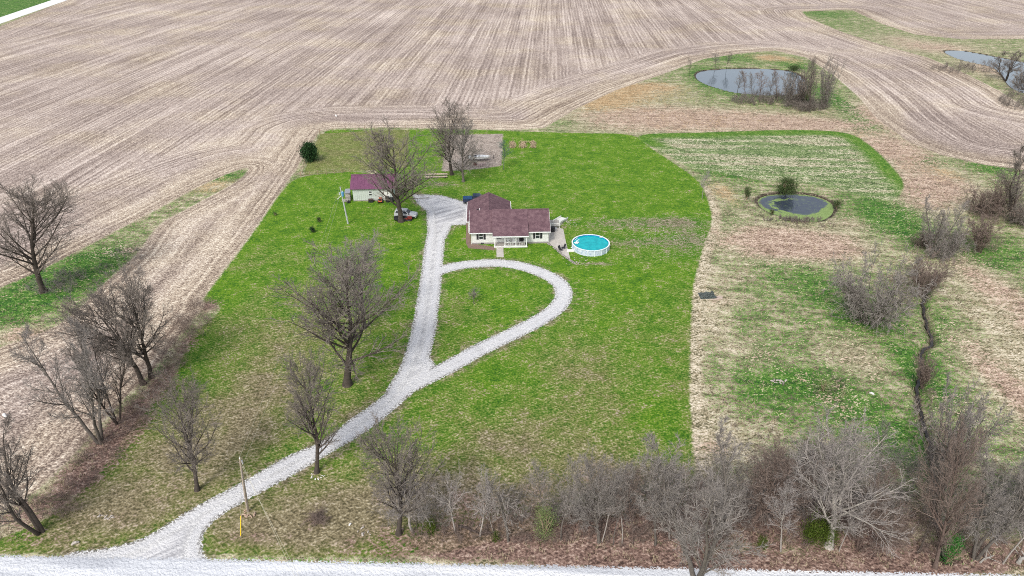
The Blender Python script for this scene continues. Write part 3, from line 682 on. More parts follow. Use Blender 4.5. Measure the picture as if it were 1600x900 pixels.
g = NT('pool_water'); n = g.noise(1.2, 3, .6, g.tc); g.color(g.mix(g.mr(n, .3, .7), (.002, .30, .34), (.01, .42, .45))); g.set(Roughness=.12); g.bump(g.noise(3, 3, .6, g.tc), .1, .03)
q = MB(); q.add([((PR-.075)*math.cos(2*math.pi*k/64), (PR-.075)*math.sin(2*math.pi*k/64), PH-.22) for k in range(64)], [tuple(range(64))]); q.build('water', g.m, pool)
sk = empty('pool_skimmer', pc+Vector((2.2, 2.55, PH-.1)), 0, 'small white skimmer basket at the far rim of the round pool', 'pool skimmer'); q = MB(); q.box(-.2, .2, -.12, .12, 0, .12); q.build('basket', M['white_paint'], sk, .02); q = MB(); q.box(-.14, .14, -.2, -.13, .0, .06); q.build('mouth', M['steel'], sk)
lp = empty('pool_steps', at(896, 388), .5, 'white plastic steps leaning on the left side of the pool', 'pool steps')
for i in range(4): q = MB(); q.box(-.4, .4+.0, -.3, .3, i*.3, i*.3+.07); o = q.build('step', M['white_paint'], lp); o.location = (i*.22, 0, .12)
for s in (-.33, .33): q = MB(); q.tube([(-.4, s, 0), (.9, s, 1.25), (1.0, s, 1.9), (.4, s, 1.5)], .035, 6); q.build('handrail', M['white_paint'], lp)
fp_ = empty('pool_filter', at(892.5, 393), 0, 'pale pool filter and pump box lying between patio and pool', 'pool filter')
q = MB(); q.box(-.8, .5, -.3, .3, 0, .35); q.build('box', M['cream_trim'], fp_, .04); q = MB(); q.tube([(.9, 0, 0), (.9, 0, .6), (.9, 0, .75)], [.24, .26, .12], 14); q.build('tank', M['cream_trim'], fp_); q = MB(); q.tube([(.9, 0, .3), (1.8, .3, .25), (2.3, .9, .5)], .04, 6); q.build('hose', M['white_paint'], fp_)

# ------------------------------------------------------------------ shed with a purple metal roof
sl_ = at(552.6, 314.4); SROT = R(3.0)
shed = empty('metal_shed', sl_, SROT, 'pale grey green shed with a bright purple metal roof behind the large bare tree', 'shed')
SW, SDp, SH, SRZ = 8.9, 6.2, 3.0, 5.0
q = MB(); q.box(0, SW, 0, SDp, 0, SH)
for x in (0, SW-.12): q.add([(x, 0, SH), (x, SDp, SH), (x, SDp/2, SRZ-.15), (x+.12, 0, SH), (x+.12, SDp, SH), (x+.12, SDp/2, SRZ-.15)], [(0, 1, 2), (3, 4, 5), (0, 3, 5, 2), (1, 4, 5, 2)])
q.build('wall', SHED_SIDE, shed)
q = MB(); q.slab([(-.45, -.45, 2.95), (SW+.45, -.45, 2.95), (SW+.45, SDp/2, SRZ+.05), (-.45, SDp/2, SRZ+.05)], .08)
q.slab([(-.45, SDp+.45, 2.95), (SW+.45, SDp+.45, 2.95), (SW+.45, SDp/2, SRZ+.05), (-.45, SDp/2, SRZ+.05)], .08); ro = q.build('roof', PURPLE, shed)
q = MB(); q.prism([(SDp/2-.2, SRZ+.03), (SDp/2, SRZ+.12), (SDp/2+.2, SRZ+.03)], -.47, SW+.47, 'x'); q.build('ridge_cap', PURPLE, ro)
q = MB(); q.box(-.02, SW+.02, -.03, -.003, 0, .22); q.build('base_board', M['foundation'], shed)
for z in (1.9, 1.3): q = MB(); q.box(3.5, 4.2, -.05, -.004, z, z+.42); o = q.build('window', M['white_paint'], shed); q = MB(); q.box(3.56, 4.14, -.07, -.052, z+.05, z+.37); q.build('pane', M['glass'], o)
q = MB(); q.box(6.6, 8.2, -.06, -.004, .24, 2.3); o = q.build('door', M['cream_trim'], shed); q = MB(); q.box(6.75, 6.82, -.11, -.062, 1.2, 1.4); q.build('handle', M['dark'], o)
def sp(x, y, z=0): return Matrix.Translation(sl_)@Matrix.Rotation(SROT, 4, 'Z')@Vector((x, y, z))
def barrel(loc, m, label, h=.9, r=.3, group=None):
    t = empty('barrel', loc, 0, label, 'barrel', group); q = MB(); q.tube([(0, 0, 0), (0, 0, h*.5), (0, 0, h)], [r, r*1.05, r], 14); q.build('drum', m, t)
    for z in (h*.33, h*.66): q = MB(); q.tube([(0, 0, z-.02), (0, 0, z+.02)], r*1.08, 14); q.build('hoop', m, t)
barrel(sp(7.6, -.8), M['dark'], 'black barrel against the shed front, right of the red mower', 1.2, .45)
barrel(sp(8.5, -.7), M['dark'], 'shorter black barrel at the right corner of the shed front', .95, .4)
bx = empty('storage_bin', sp(3.9, -.7), SROT, 'dark storage bin below the shed windows', 'storage bin')
q = MB(); q.box(-.5, .5, -.35, .35, 0, .6); q.build('box', M['dark'], bx, .03); q = MB(); q.box(-.54, .54, -.39, .39, .601, .7); q.build('lid', simple('lid_brown', (.08, .05, .045), .2), bx, .02)
def mower(loc, rz, label, paint):
    t = empty('riding_mower', loc, rz, label, 'mower')
    q = MB(); q.prism([(.1, .35), (1.0, .35), (1.02, .75), (.85, .9), (.1, .85)], -.3, .3); q.build('hood', paint, t, .03)
    q = MB(); q.box(-.75, .1, -.45, .45, .35, .6, .05, .05); q.build('fender', paint, t, .03)
    q = MB(); q.box(-.55, -.1, -.25, .25, .601, .72); q.box(-.66, -.56, -.25, .25, .65, 1.1); q.build('seat', M['dark'], t, .02)
    q = MB(); q.box(-.2, .7, -.6, .6, .15, .3, .08, .08); q.build('mower_deck', M['dark'], t)
    for x, r in ((-.5, .3), (.75, .2)):
        for s in (-1, 1): q = MB(); q.tube([(x, s*.36, r), (x, s*.58, r)], r, 14); q.build('wheel', M['tyre'], t)
    q = MB(); q.tube([(.05, 0, .8), (-.12, 0, 1.05)], .02, 6); q.tube([(-.2, -.18, 1.04), (-.12, 0, 1.1), (-.2, .18, 1.04)], .018, 6); q.build('steering_wheel', M['dark'], t)
mower(sp(6.0, -.9), 1.7, 'small orange red mower beside the shed front wall', simple('orange_paint', (.5, .12, .06), .1, rough=.4))
q = MB(); rs = random.Random(4)
wd = empty('firewood_stack', sp(-1.3, 1.2), .15, 'stack of grey firewood against the left end of the shed', 'firewood')
for i in range(6):
    for k in range(8): y = rs.uniform(-.06, .06); q.tube([(-.5+y, -1.2+k*.32, .16+i*.3), (.5+y, -1.2+k*.32, .16+i*.3)], rs.uniform(.11, .16), 7)
q.build('logs', M['grey_wood'], wd); q = MB(); q.box(-.6, .6, -1.4, 1.3, 1.95, 2.0); q.build('cover_sheet', M['steel'], wd)
for i, (x, y, s, l) in enumerate([(-2.0, -.4, .6, 'low grey heap of junk at the left front corner of the shed'), (-.9, -1.0, .42, 'small dark heap just below the shed left corner')]):
    t = empty('junk_pile', sp(x, y), i, l, 'junk pile'); q = MB()
    for k in range(12):
        a = rs.uniform(0, 6.28); rr_ = rs.uniform(0, s); e = rs.uniform(.1, .3)
        q.tube([(math.cos(a)*rr_-e, math.sin(a)*rr_, rs.uniform(.05, .4)), (math.cos(a)*rr_+e, math.sin(a)*rr_+e, rs.uniform(.05, .5))], rs.uniform(.05, .14), 6)
    q.build('scrap', M['grey_wood'] if i == 0 else M['dark'], t)

# ------------------------------------------------------------------ vehicles
def car(name, loc, rz, paint, label, cat, kind):
    t = empty(name, loc, rz, label, cat)
    Wd = .92 if kind == 'suv' else 1.0
    if kind == 'suv':
        Lf, Lr, wb = 2.25, -2.25, (1.38, -1.38)
        low = [(-2.25, .45), (-2.28, .95), (-2.22, 1.12), (.85, 1.12), (2.05, 1.02), (2.26, .85), (2.28, .45)]
        cab = [(-2.2, 1.1), (-2.08, 1.72), (-1.9, 1.80), (.05, 1.80), (.25, 1.74), (.95, 1.1)]
    else:
        Lf, Lr, wb = 2.9, -2.7, (1.85, -1.75)
        low = [(-2.7, .55), (-2.72, 1.2), (1.0, 1.2), (2.7, 1.16), (2.88, .95), (2.9, .5)]
        cab = [(-.65, 1.18), (-.55, 1.80), (-.4, 1.88), (.95, 1.88), (1.1, 1.82), (1.75, 1.18)]
    q = MB(); q.prism(low, -Wd, Wd); q.build('body', paint, t, .06, False)
    q = MB(); n = len(cab)
    vs = []
    for s in (-1, 1):
        for x, z in cab: vs.append((x, s*(Wd-.03 if z < 1.3 else Wd-.2), z))
    q.add(vs, [tuple(range(n)), tuple(range(2*n-1, n-1, -1))]+[(i, i+n, (i+1) % n+n, (i+1) % n) for i in range(n)]); cb = q.build('cabin', paint, t, .03)
    zb, zt = cab[0][1]+.1, cab[2][1]-.13
    ys_ = lambda z: (Wd-.03)+(z-1.1)*(-.17/(cab[2][1]-1.1))+.012
    x0, x1 = cab[0][0]+.16, cab[-1][0]-.22
    xt0, xt1 = cab[2][0]+.02, cab[3][0]+.06
    nW = 3 if kind == 'suv' else 2
    for s in (-1, 1):
        for k in range(nW):
            a, b = k/nW+.02, (k+1)/nW-.02
            P = [(x0+(x1-x0)*a, s*ys_(zb), zb), (x0+(x1-x0)*b, s*ys_(zb), zb), (xt0+(xt1-xt0)*b, s*ys_(zt), zt), (xt0+(xt1-xt0)*a, s*ys_(zt), zt)]
            P2 = [(p[0], p[1]-s*.03, p[2]) for p in P]
            q = MB(); q.add(P+P2, [(0, 1, 2, 3), (7, 6, 5, 4), (0, 4, 5, 1), (1, 5, 6, 2), (2, 6, 7, 3), (3, 7, 4, 0)]); q.build('side_window', M['glass'], t)
    A, B = Vector((cab[-1][0], 0, cab[-1][1])), Vector((cab[-2][0], 0, cab[-2][1])); dv = (B-A); nv = Vector((dv.z, 0, -dv.x)).normalized()*.015
    if nv.x < 0: nv = -nv
    for nm, A, B in (('windscreen', A, B), ('rear_window', Vector((cab[0][0], 0, cab[0][1])), Vector((cab[1][0], 0, cab[1][1])))):
        s_ = 1 if nm == 'windscreen' else -1; a, b = A.lerp(B, .12), A.lerp(B, .9); o_ = Vector((.02*s_, 0, .008))
        q = MB(); q.slab([a+o_+Vector((0, -Wd+.14, 0)), a+o_+Vector((0, Wd-.14, 0)), b+o_+Vector((0, Wd-.27, 0)), b+o_+Vector((0, -Wd+.27, 0))], .02); q.build(nm, M['glass'], t)
    for x in wb:
        for s in (-1, 1):
            q = MB(); q.tube([(x, s*(Wd-.2), .38), (x, s*(Wd+.03), .38)], .38, 20); w_ = q.build('wheel', M['tyre'], t)
            q = MB(); q.tube([(x, s*(Wd+.031), .38), (x, s*(Wd+.045), .38)], .22, 12); q.build('rim', M['chrome'], w_)
    for s in (-1, 1):
        q = MB(); q.box(Lf-.02, Lf+.05, s*.68-.16, s*.68+.16, .72, .88); q.build('headlight', M['lamp_white'], t)
        q = MB(); q.box(Lr-.06, Lr, s*(Wd-.15)-.07, s*(Wd-.15)+.07, .75, 1.1); q.build('taillight', M['lamp_red'], t)
        q = MB(); q.box(.85, 1.05, s*(Wd+.02), s*(Wd+.2), 1.15, 1.3) if kind == 'suv' else q.box(1.4, 1.6, s*(Wd+.02), s*(Wd+.22), 1.25, 1.42); q.build('mirror', M['dark'], t)
    for x, a in ((Lf, .1), (Lr, -.1)):
        q = MB(); q.box(min(x, x+a)-.03, max(x, x+a)+.03, -Wd+.02, Wd-.02, .38, .6); q.build('bumper', M['steel'], t, .02)
    if kind == 'suv':
        for s in (-1, 1): q = MB(); q.tube([(-1.8, s*.6, 1.82), (-1.7, s*.6, 1.87), (-.1, s*.6, 1.87), (0, s*.6, 1.82)], .025, 6); q.build('roof_rail', M['dark'], t)
        q = MB(); q.box(-2.2, 2.2, -Wd-.012, -Wd+.01, .5, .66); q.box(-2.2, 2.2, Wd-.01, Wd+.012, .5, .66); q.build('side_moulding', M['dark'], t)
    else:
        q = MB(); q.slab([(-2.68, -Wd+.04, 1.26), (-.72, -Wd+.04, 1.26), (-.72, Wd-.04, 1.26), (-2.68, Wd-.04, 1.26)], .055); q.build('bed_cover', M['blue_tarp'], t)
        for k in range(5): pass
    return t
car('suv', at(634.5, 339.5), R(-8), M['silver'], 'silver suv parked on the grass beside the large tree trunk', 'suv', 'suv')
car('pickup_truck', at(743, 316.5), R(4), M['blue_paint'], 'dark blue pickup with a lighter blue bed cover behind the garage', 'pickup truck', 'pickup')
mower(at(636.5, 344.3), .1, 'red riding mower with black seat in front of the silver suv', M['red'])
tr = empty('utility_trailer', at(622.5, 344.6), .15, 'low black trailer left of the red riding mower, by the tree trunk', 'trailer')
q = MB(); q.box(-.9, .9, -.6, .6, .4, .5); q.box(-.9, .9, -.6, -.55, .501, .75); q.box(-.9, .9, .55, .6, .501, .75); q.build('bed', M['dark'], tr)
for s in (-1, 1): q = MB(); q.tube([(0, s*.63, .3), (0, s*.8, .3)], .3, 14); q.build('wheel', M['tyre'], tr)
q = MB(); q.tube([(.9, 0, .42), (1.6, 0, .38)], .04, 6); q.build('hitch', M['dark'], tr)
# boat on a trailer
bt = empty('boat', at(748.5, 248, .55), R(2), 'long white motor boat resting on a trailer by the tilled garden', 'boat')
q = MB(); secs = [(-2.6, .85, .0), (-1, .95, 0), (.8, .9, .02), (1.9, .6, .12), (2.7, .06, .35)]
vs = []; fs = []
for x, w, zk in secs: vs += [(x, 0, zk), (x, w*.75, zk+.12), (x, w, .75), (x, w*.85, .78), (x, -w*.85, .78), (x, -w, .75), (x, -w*.75, zk+.12)]
for i in range(len(secs)-1):
    for j in range(7): a, b = i*7+j, i*7+(j+1) % 7; fs.append((a, b, b+7, a+7))
fs += [tuple(range(7))[::-1], tuple(range(28, 35))]
q.add(vs, fs).build('hull', M['white_paint'], bt, .02)
q = MB(); q.slab([(-2.2, -.6, .80), (-.6, -.6, .80), (-.6, .6, .80), (-2.2, .6, .80)], .03); q.build('cockpit', M['dark'], bt)
q = MB(); q.box(.0, .1, -.6, .6, .79, 1.15); q.build('windscreen', M['glass'], bt); q = MB(); q.box(-2.95, -2.62, -.18, .18, .2, 1.1); q.build('outboard_motor', M['dark'], bt, .03)
tt = empty('boat_trailer', at(748.5, 248), R(2), 'black trailer under the white boat', 'trailer')
q = MB(); q.box(-2.4, 2.4, -.7, -.62, .42, .5); q.box(-2.4, 2.4, .62, .7, .42, .5); q.box(-2.4, -2.3, -.62, .62, .42, .5); q.box(1.6, 1.7, -.62, .62, .42, .5); q.tube([(1.7, 0, .45), (4.1, 0, .4)], .05, 6); q.build('frame', M['dark'], tt)
for s in (-1, 1): q = MB(); q.tube([(-.8, s*.75, .32), (-.8, s*.95, .32)], .32, 14); q.build('wheel', M['tyre'], tt)
q = MB(); q.box(3.7, 3.8, -.06, .06, .0, .9); q.build('jack', M['dark'], tt)
# small things round the garden
cr = empty('wooden_crate', at(742, 258), .3, 'small dark red box in front of the boat', 'crate'); q = MB(); q.box(-.35, .35, -.35, .35, 0, .9); q.build('box', simple('dark_red_wood', (.14, .05, .05), .3), cr, .02); q = MB(); q.box(-.4, .4, -.4, .4, .901, .97); q.build('lid', M['dark'], cr)
t = empty('rubble_pile', at(751, 258.5), 0, 'heap of pinkish rubble beside the dark red box', 'rubble pile'); q = MB(); rs = random.Random(9)
for k in range(60): x, y = rs.gauss(0, .9), rs.gauss(0, .7); s = rs.uniform(.08, .25); z = max(0, .35-.2*math.hypot(x, y)); q.tube([(x-s, y, z), (x, y+s*.3, z+s*.6), (x+s, y, z)], [s*.3, s*.7, s*.3], 5)
q.build('rubble', simple('pink_rubble', (.42, .33, .31), .3, 5), t)
bm_ = empty('timber_stack', at(681.5, 277), R(4), 'two long pale timber beams lying on posts left of the tall tree', 'timber')
for y, z in ((-.6, .25), (.9, .35)): q = MB(); q.box(-2.7, 2.7, y-.14, y+.14, z, z+.25); q.build('beam', simple('pale_beam', (.48, .40, .33), .2, 4), bm_)
q = MB(); [q.box(x-.1, x+.1, -.9, 1.1, 0, .25 if x < 0 else .249) for x in (-2.1, 2.1)]; q.build('bearer', M['dark'], bm_)
G3 = 'dried vine rows on the lawn beside the garden'
for i, (px, l) in enumerate([(800.5, 'heap of dry brown vines nearest to the tilled garden'), (817, 'middle heap of dry brown vines on the lawn beside the garden'), (833, 'rightmost heap of dry brown vines on the back lawn')]):
    t = empty('dried_vine_heap', at(px, 227), 0, l, 'dried plants', G3); q = MB(); rs = random.Random(20+i)
    for k in range(170):
        y = rs.uniform(-2.6, 2.6); x = rs.gauss(0, .35*(1+.35*abs(y)/2.6)); a = rs.uniform(0, 6.28); s = rs.uniform(.2, .6)
        q.tube([(x-math.cos(a)*s, y-math.sin(a)*s, .04), (x, y, rs.uniform(.15, .7)), (x+math.cos(a)*s, y+math.sin(a)*s, rs.uniform(.02, .3))], [.02, .05, .015], 3)
    q.build('stalks', M['straw_stalk'], t)
    q = MB(); q.tube([(0, 2.5, 0), (0, 2.5, 1.3)], .05, 6); q.build('stake', M['wood'], t); q = MB(); q.tube([(0, -2.5, 0), (0, -2.5, 1.1)], .05, 6); q.build('stake', M['wood'], t)

# ------------------------------------------------------------------ fences round the paddock
def fence(pts, label, spacing, h=1.25, wobble=.06, seed=1):
    P = [at(*p) for p in pts]; t = empty('wire_fence', P[0], 0, label, 'fence', None); rs = random.Random(seed); O = P[0]; w = MB()
    tops = []
    for a, b in zip(P, P[1:]):
        n = max(1, round((b-a).length/spacing))
        for i in range(n+(b is P[-1])):
            p = a.lerp(b, i/n)-O; k = rs.uniform(-wobble, wobble); hh = h*rs.uniform(.9, 1.1)
            q = MB(); q.tube([p+Vector((0, 0, -.1)), p+Vector((k, 0, hh))], [.07, .055], 6); q.build('post', M['wood'], t); tops.append((p, hh))
    for zf_ in (.35, .65, .95): w.tube([p+Vector((0, 0, hh*zf_)) for p, hh in tops], .012, 3)
    w.build('wire', M['wire'], t)
fence([(471, 275), (510, 273), (547, 269)], 'wire fence with thin wooden posts along the front of the paddock left of the shed', 2.2)
fence([(500, 208), (540, 204), (600, 201), (650, 201)], 'wire fence with thin posts between the paddock and the harvested field behind', 3.0, seed=2)
fence([(470, 275), (478, 250), (487, 228), (499, 209)], 'wire fence down the left side of the paddock past the dark cedar', 3.2, seed=3)

# ------------------------------------------------------------------ utility poles and lines
p1 = at(544, 349.5); p2 = at(387.3, 799)
h1 = height(p1.y, 292); h2 = height(p2.y, 717)
u1 = empty('utility_pole', p1, 0, 'pale grey utility pole with a blue transformer left of the shed', 'utility pole', 'utility poles')
lean = (534.5-539.5)/FPX*depth(p1.y, h1)
q = MB(); q.tube([(0, 0, -.3), (lean*.5, 0, h1/2), (lean, 0, h1)], [.17, .14, .11], 10); q.build('pole', M['pole_grey'], u1)
q = MB(); q.tube([(lean+.34, -.05, h1-2.0), (lean+.34, -.05, h1-1.95), (lean+.34, -.05, h1-1.1), (lean+.34, -.05, h1-1.0)], [.2, .26, .26, .15], 14); tk = q.build('transformer', M['tank_blue'], u1)
q = MB(); q.tube([(lean+.34, -.05, h1-1.0), (lean+.34, -.05, h1-.7)], [.05, .03], 8); q.build('bushing', M['cream_trim'], tk)
q = MB(); q.tube([(lean-.3, 0, h1-1.7), (lean-.3, 0, h1-1.2)], .14, 10); q.build('cutout', M['pole_grey'], u1)
q = MB(); q.tube([(lean, 0, h1-1.9), (lean-.9, -.2, h1-2.6)], .06, 6); q.build('service_bracket', M['cream_trim'], u1)
q = MB(); q.box(-.12, .12, -.26, -.16, 1.2, 1.7); q.build('meter_box', M['steel'], u1)
u2 = empty('utility_pole', p2, 0, 'weathered wooden utility pole leaning beside the gravel driveway entrance', 'utility pole', 'utility poles')
lean2 = (374.7-at(0, 0).x*0-800)/FPX*depth(p2.y, h2)-p2.x
q = MB(); q.tube([(0, 0, -.3), (lean2*.5, 0, h2/2), (lean2, 0, h2)], [.16, .14, .10], 10); q.build('pole', M['pole_wood'], u2)
q = MB(); q.tube([(lean2, 0, h2), (lean2, 0, h2+.25)], [.05, .04], 8); q.build('insulator', M['white_paint'], u2)
q = MB(); q.tube([(lean2+.18, 0, h2-.7), (lean2+.18, 0, h2-.2)], .08, 8); q.build('arrester', M['steel'], u2)
q = MB(); q.tube([(.05, -.17, 0), (lean2*.8+.05, -.14, h2*.8)], .02, 5); q.build('ground_wire', M['steel'], u2)
gy = empty('guy_wire', at(376, 838), 0, 'steel guy wire with a yellow guard sleeve in front of the wooden utility pole', 'guy wire')
tp = Vector((p2.x+lean2*.85, p2.y, h2*.85))-at(376, 838)
q = MB(); q.tube([(0, 0, 0), tp], .012, 4); q.build('cable', M['wire'], gy)
q = MB(); q.tube([tp*.01, tp*.30], .05, 8); q.build('guard', M['yellow'], gy)
T1 = Vector((p1.x+lean, p1.y, h1)); T2 = Vector((p2.x+lean2, p2.y, h2))
def sag(a, b, s, n=24): return [a.lerp(b, i/n)-Vector((0, 0, s*4*(i/n)*(1-i/n))) for i in range(n+1)]
for i, (dx, dz, s, l) in enumerate([(0, .2, 1.0, 'upper thin line strung between the two utility poles'), (.12, -.9, 1.7, 'lower thin line strung between the two utility poles')]):
    q = MB(); q.tube(sag(T2+Vector((dx, 0, dz)), T1+Vector((dx, 0, dz*.8)), s), .011, 4); tag(q.build('power_line', M['wire']), l, 'power line')
E = at(462, 905, 0); E = Vector((E.x+3.5, E.y-14, 9))
for i, (dz, dx, l) in enumerate([(.2, 0, 'upper thin line running from the wooden pole down across the bottom road'), (-.9, .3, 'lower thin line running from the wooden pole down across the bottom road')]):
    tgt = at(450, 872, 0); far = T2+Vector((0, 0, dz)); 
    # passes over the grass beside the road towards a pole beyond the frame
    dirv = at(452+dx*20, 880, 5.0)-far
    q = MB(); q.tube(sag(far, far+dirv*2.6, .5), .011, 4); tag(q.build('power_line', M['wire']), l, 'power line')

# ------------------------------------------------------------------ small ground items
def stump(px, py, label, s=.45):
    t = empty('tree_stump', at(px, py), 0, label, 'stump'); q = MB(); q.tube([(0, 0, -.1), (0, 0, s*.5), (.03, 0, s)], [s*.9, s*.6, s*.55], 10); q.build('trunk', M['grey_wood'], t); q = MB(); q.tube([(.03, 0, s+.001), (.03, 0, s+.02)], s*.5, 10); q.build('cut_face', M['straw_stalk'], t)
def rocks(px, py, label, n, spread, m, cat='rock pile', name='rock_pile', s0=.12, s1=.35, seed=1):
    rs = random.Random(seed); meshes = []
    def one():
        q = MB(); a = rs.uniform(.35, .55); q.tube([(-.8, 0, .15), (-.3, .1, .45), (.3, -.05, .5), (.8, 0, .2)], [.25, a, a*.9, .25], 7); return q
    if n <= 3:
        o = one().build(name, m); s = s1*1.2; o.location = at(px, py); o.scale = (s, s, s); o.rotation_euler = (0, 0, rs.uniform(0, 6)); return tag(o, label, cat)
    t = empty(name, at(px, py), 0, label, cat); b = [one().build('stone', m, t) for _ in range(min(4, n))]
    for k in range(n):
        o = b[k] if k < len(b) else b[k % len(b)].copy()
        if k >= len(b): COL.objects.link(o); o.parent = t
        s = rs.uniform(s0, s1); o.location = (rs.gauss(0, spread), rs.gauss(0, spread*.6), 0); o.scale = (s, s*.8, s*.7); o.rotation_euler = (0, 0, rs.uniform(0, 6))
rocks(495.5, 744, 'white and brown stones round the foot of the tree beside the driveway', 9, .55, M['white_stone'], s0=.08, s1=.22, seed=2)
rocks(163, 808, 'pile of pale broken limbs and stones on the grass at the lower left', 14, .45, M['stone'], s0=.08, s1=.24, seed=3)
rocks(118, 850, 'pale rock beside the road at the lower left', 3, .15, M['stone'], 'rock', 'rock', seed=4)
rocks(547, 820, 'small white rock on the grass left of the roadside trees', 2, .1, M['white_stone'], 'rock', 'rock', .1, .2, seed=5)
rocks(575, 828, 'grey rocks at the left edge of the roadside trees', 6, .6, M['stone'], seed=6)
rocks(385, 806, 'bare earth clods and rocks at the foot of the wooden utility pole', 14, .45, simple('clay', (.40, .29, .22), .25), 'rock pile', seed=7)
rocks(8, 651, 'white field stone in the harvested field at the left edge', 2, .15, M['white_stone'], 'rock', 'rock', .25, .45, seed=8)
rocks(525, 182, 'white stone lying in the harvested field behind the paddock', 2, .3, M['white_stone'], 'rock', 'rock', .3, .5, seed=9)
rocks(1362, 616, 'small white stone in the rough grass left of the creek', 2, .1, M['white_stone'], 'rock', 'rock', .15, .3, seed=10)
rocks(1024, 362, 'scattered pale rubble in the muddy ground right of the pool', 45, 2.9, M['stone'], s0=.08, s1=.2, seed=11)
rocks(1060, 372, 'smaller pale rubble at the right end of the muddy ground', 30, 2.0, M['stone'], s0=.08, s1=.2, seed=12)
rocks(888, 347, 'pale rubble behind the ramp of the house', 60, 1.4, M['stone'], s0=.1, s1=.22, seed=13)
rocks(908, 409, 'line of pale stones below the pool', 30, 1.3, M['stone'], s0=.1, s1=.2, seed=14)
rocks(1212, 596, 'pale stones and clumps in the green patch of the rough meadow', 12, .7, M['stone'], seed=15)
pad = empty('burn_pile', at(1107, 462), .1, 'dark scorched pile beside a pale slab at the lawn edge', 'burn pile'); q = MB(); rs = random.Random(31)
q.slab([(-1.7, -1.0, .05), (1.0, -1.0, .05), (1.2, 1.0, .05), (-1.5, 1.1, .05)], .1)
for k in range(50): x, y = rs.uniform(-1.5, 1.0), rs.uniform(-.9, .9); s = rs.uniform(.1, .3); q.tube([(x-s, y, .05), (x, y+s*.4, .05+s*.6), (x+s, y, .05)], [s*.3, s*.6, s*.3], 5)
q.build('ash', simple('ash', (.07, .085, .08), .4, 3), pad); q = MB(); q.slab([(-.4, -1.5, .04), (1.9, -1.4, .04), (2.3, -.5, .04), (1.25, -.2, .04), (1.0, -1.02, .04)], .08); q.build('slab', simple('slab_pink', (.45, .36, .30), .25), pad)
def log(px0, py0, px1, py1, r, label, m='grey_wood'):
    a, b = at(px0, py0), at(px1, py1); t = empty('fallen_log', a, 0, label, 'log'); v = b-a; q = MB(); z = Vector((0, 0, r))
    q.tube([z, v*.35+z*1.3+Vector((0, .15, 0)), v*.7+z*1.1, v+z*.7], [r, r*.9, r*.7, r*.35], 8); q.build('trunk', M[m], t)
    q = MB(); pr = Vector((-v.y, v.x, 0)).normalized()
    for k, s in ((.45, 1), (.6, -1), (.8, 1)): q.tube([v*k+z, v*(k+.08)+pr*s*.6+z*2.5, v*(k+.12)+pr*s*1.1+z*4], [r*.35, r*.25, r*.1], 5)
    q.build('branch', M[m], t)
mat('dark_wood', (.06, .045, .04), .3, 5)
log(716, 824, 748, 834, .16, 'dark fallen log between the roadside trees', 'dark_wood'); log(748, 836, 775, 833, .13, 'dark shorter log right of the longer fallen log', 'dark_wood')
log(925, 797, 882, 795, .12, 'pale fallen limb on the litter behind the roadside trees'); log(1590, 882, 1604, 870, .2, 'grey log at the lower right corner by the road')
log(1531, 880, 1553, 868, .1, 'thin pale limb lying by the thick grey trunk near the road'); log(1558, 853, 1540, 833, .09, 'bent pale dead limb beside the thick grey trunk')
# ------------------------------------------------------------------ bare trees
def nrm(v): return v/np.maximum(np.linalg.norm(v, axis=-1, keepdims=True), 1e-9)
def paths(start, d, length, nseg, wig, trop, rng):
    N = len(start); pts = np.zeros((N, nseg+1, 3)); pts[:, 0] = start; d = nrm(d)
    for i in range(nseg):
        d = nrm(d+wig*rng.normal(size=(N, 3))+np.array([0, 0, trop]))
        pts[:, i+1] = pts[:, i]+d*(length/nseg)[:, None]
    return pts
def radii(r0, nseg, end):
    t = np.linspace(0, 1, nseg+1); return r0[:, None]*(1-(1-end)*t[None, :])
def sample(pts, k, t):
    n = pts.shape[1]-1; f = np.clip(t, 0, .9999)*n; i = f.astype(int); w = (f-i)[:, None]
    a, b = pts[k, i], pts[k, i+1]; return a*(1-w)+b*w, nrm(b-a)
def children(pts, plen, prad, per, t0, t1, ang, angv, lr, rng, shape=None, rr=.55, even=True):
    N = len(pts); cnt = np.full(N, per) if np.isscalar(per) else per
    k = np.repeat(np.arange(N), cnt); j = np.concatenate([np.arange(c) for c in cnt]) if N else np.array([])
    t = t0+(t1-t0)*(j+rng.random(len(k)))/np.repeat(cnt, cnt)
    p, d = sample(pts, k, t)
    rv = rng.normal(size=(len(k), 3)); perp = nrm(rv-d*(rv*d).sum(1, keepdims=True))
    a = np.radians(ang+rng.normal(size=len(k))*angv)[:, None]
    nd = d*np.cos(a)+perp*np.sin(a)
    f = shape(t) if shape else (1.05-.6*t)
    L = plen[k]*lr*f*rng.uniform(.7, 1.25, len(k))
    i = np.clip((t*(pts.shape[1]-1)).astype(int), 0, pts.shape[1]-1)
    return p, nd, L, np.minimum(prad[k, i]*rr, prad[k, i]*.8), t, k
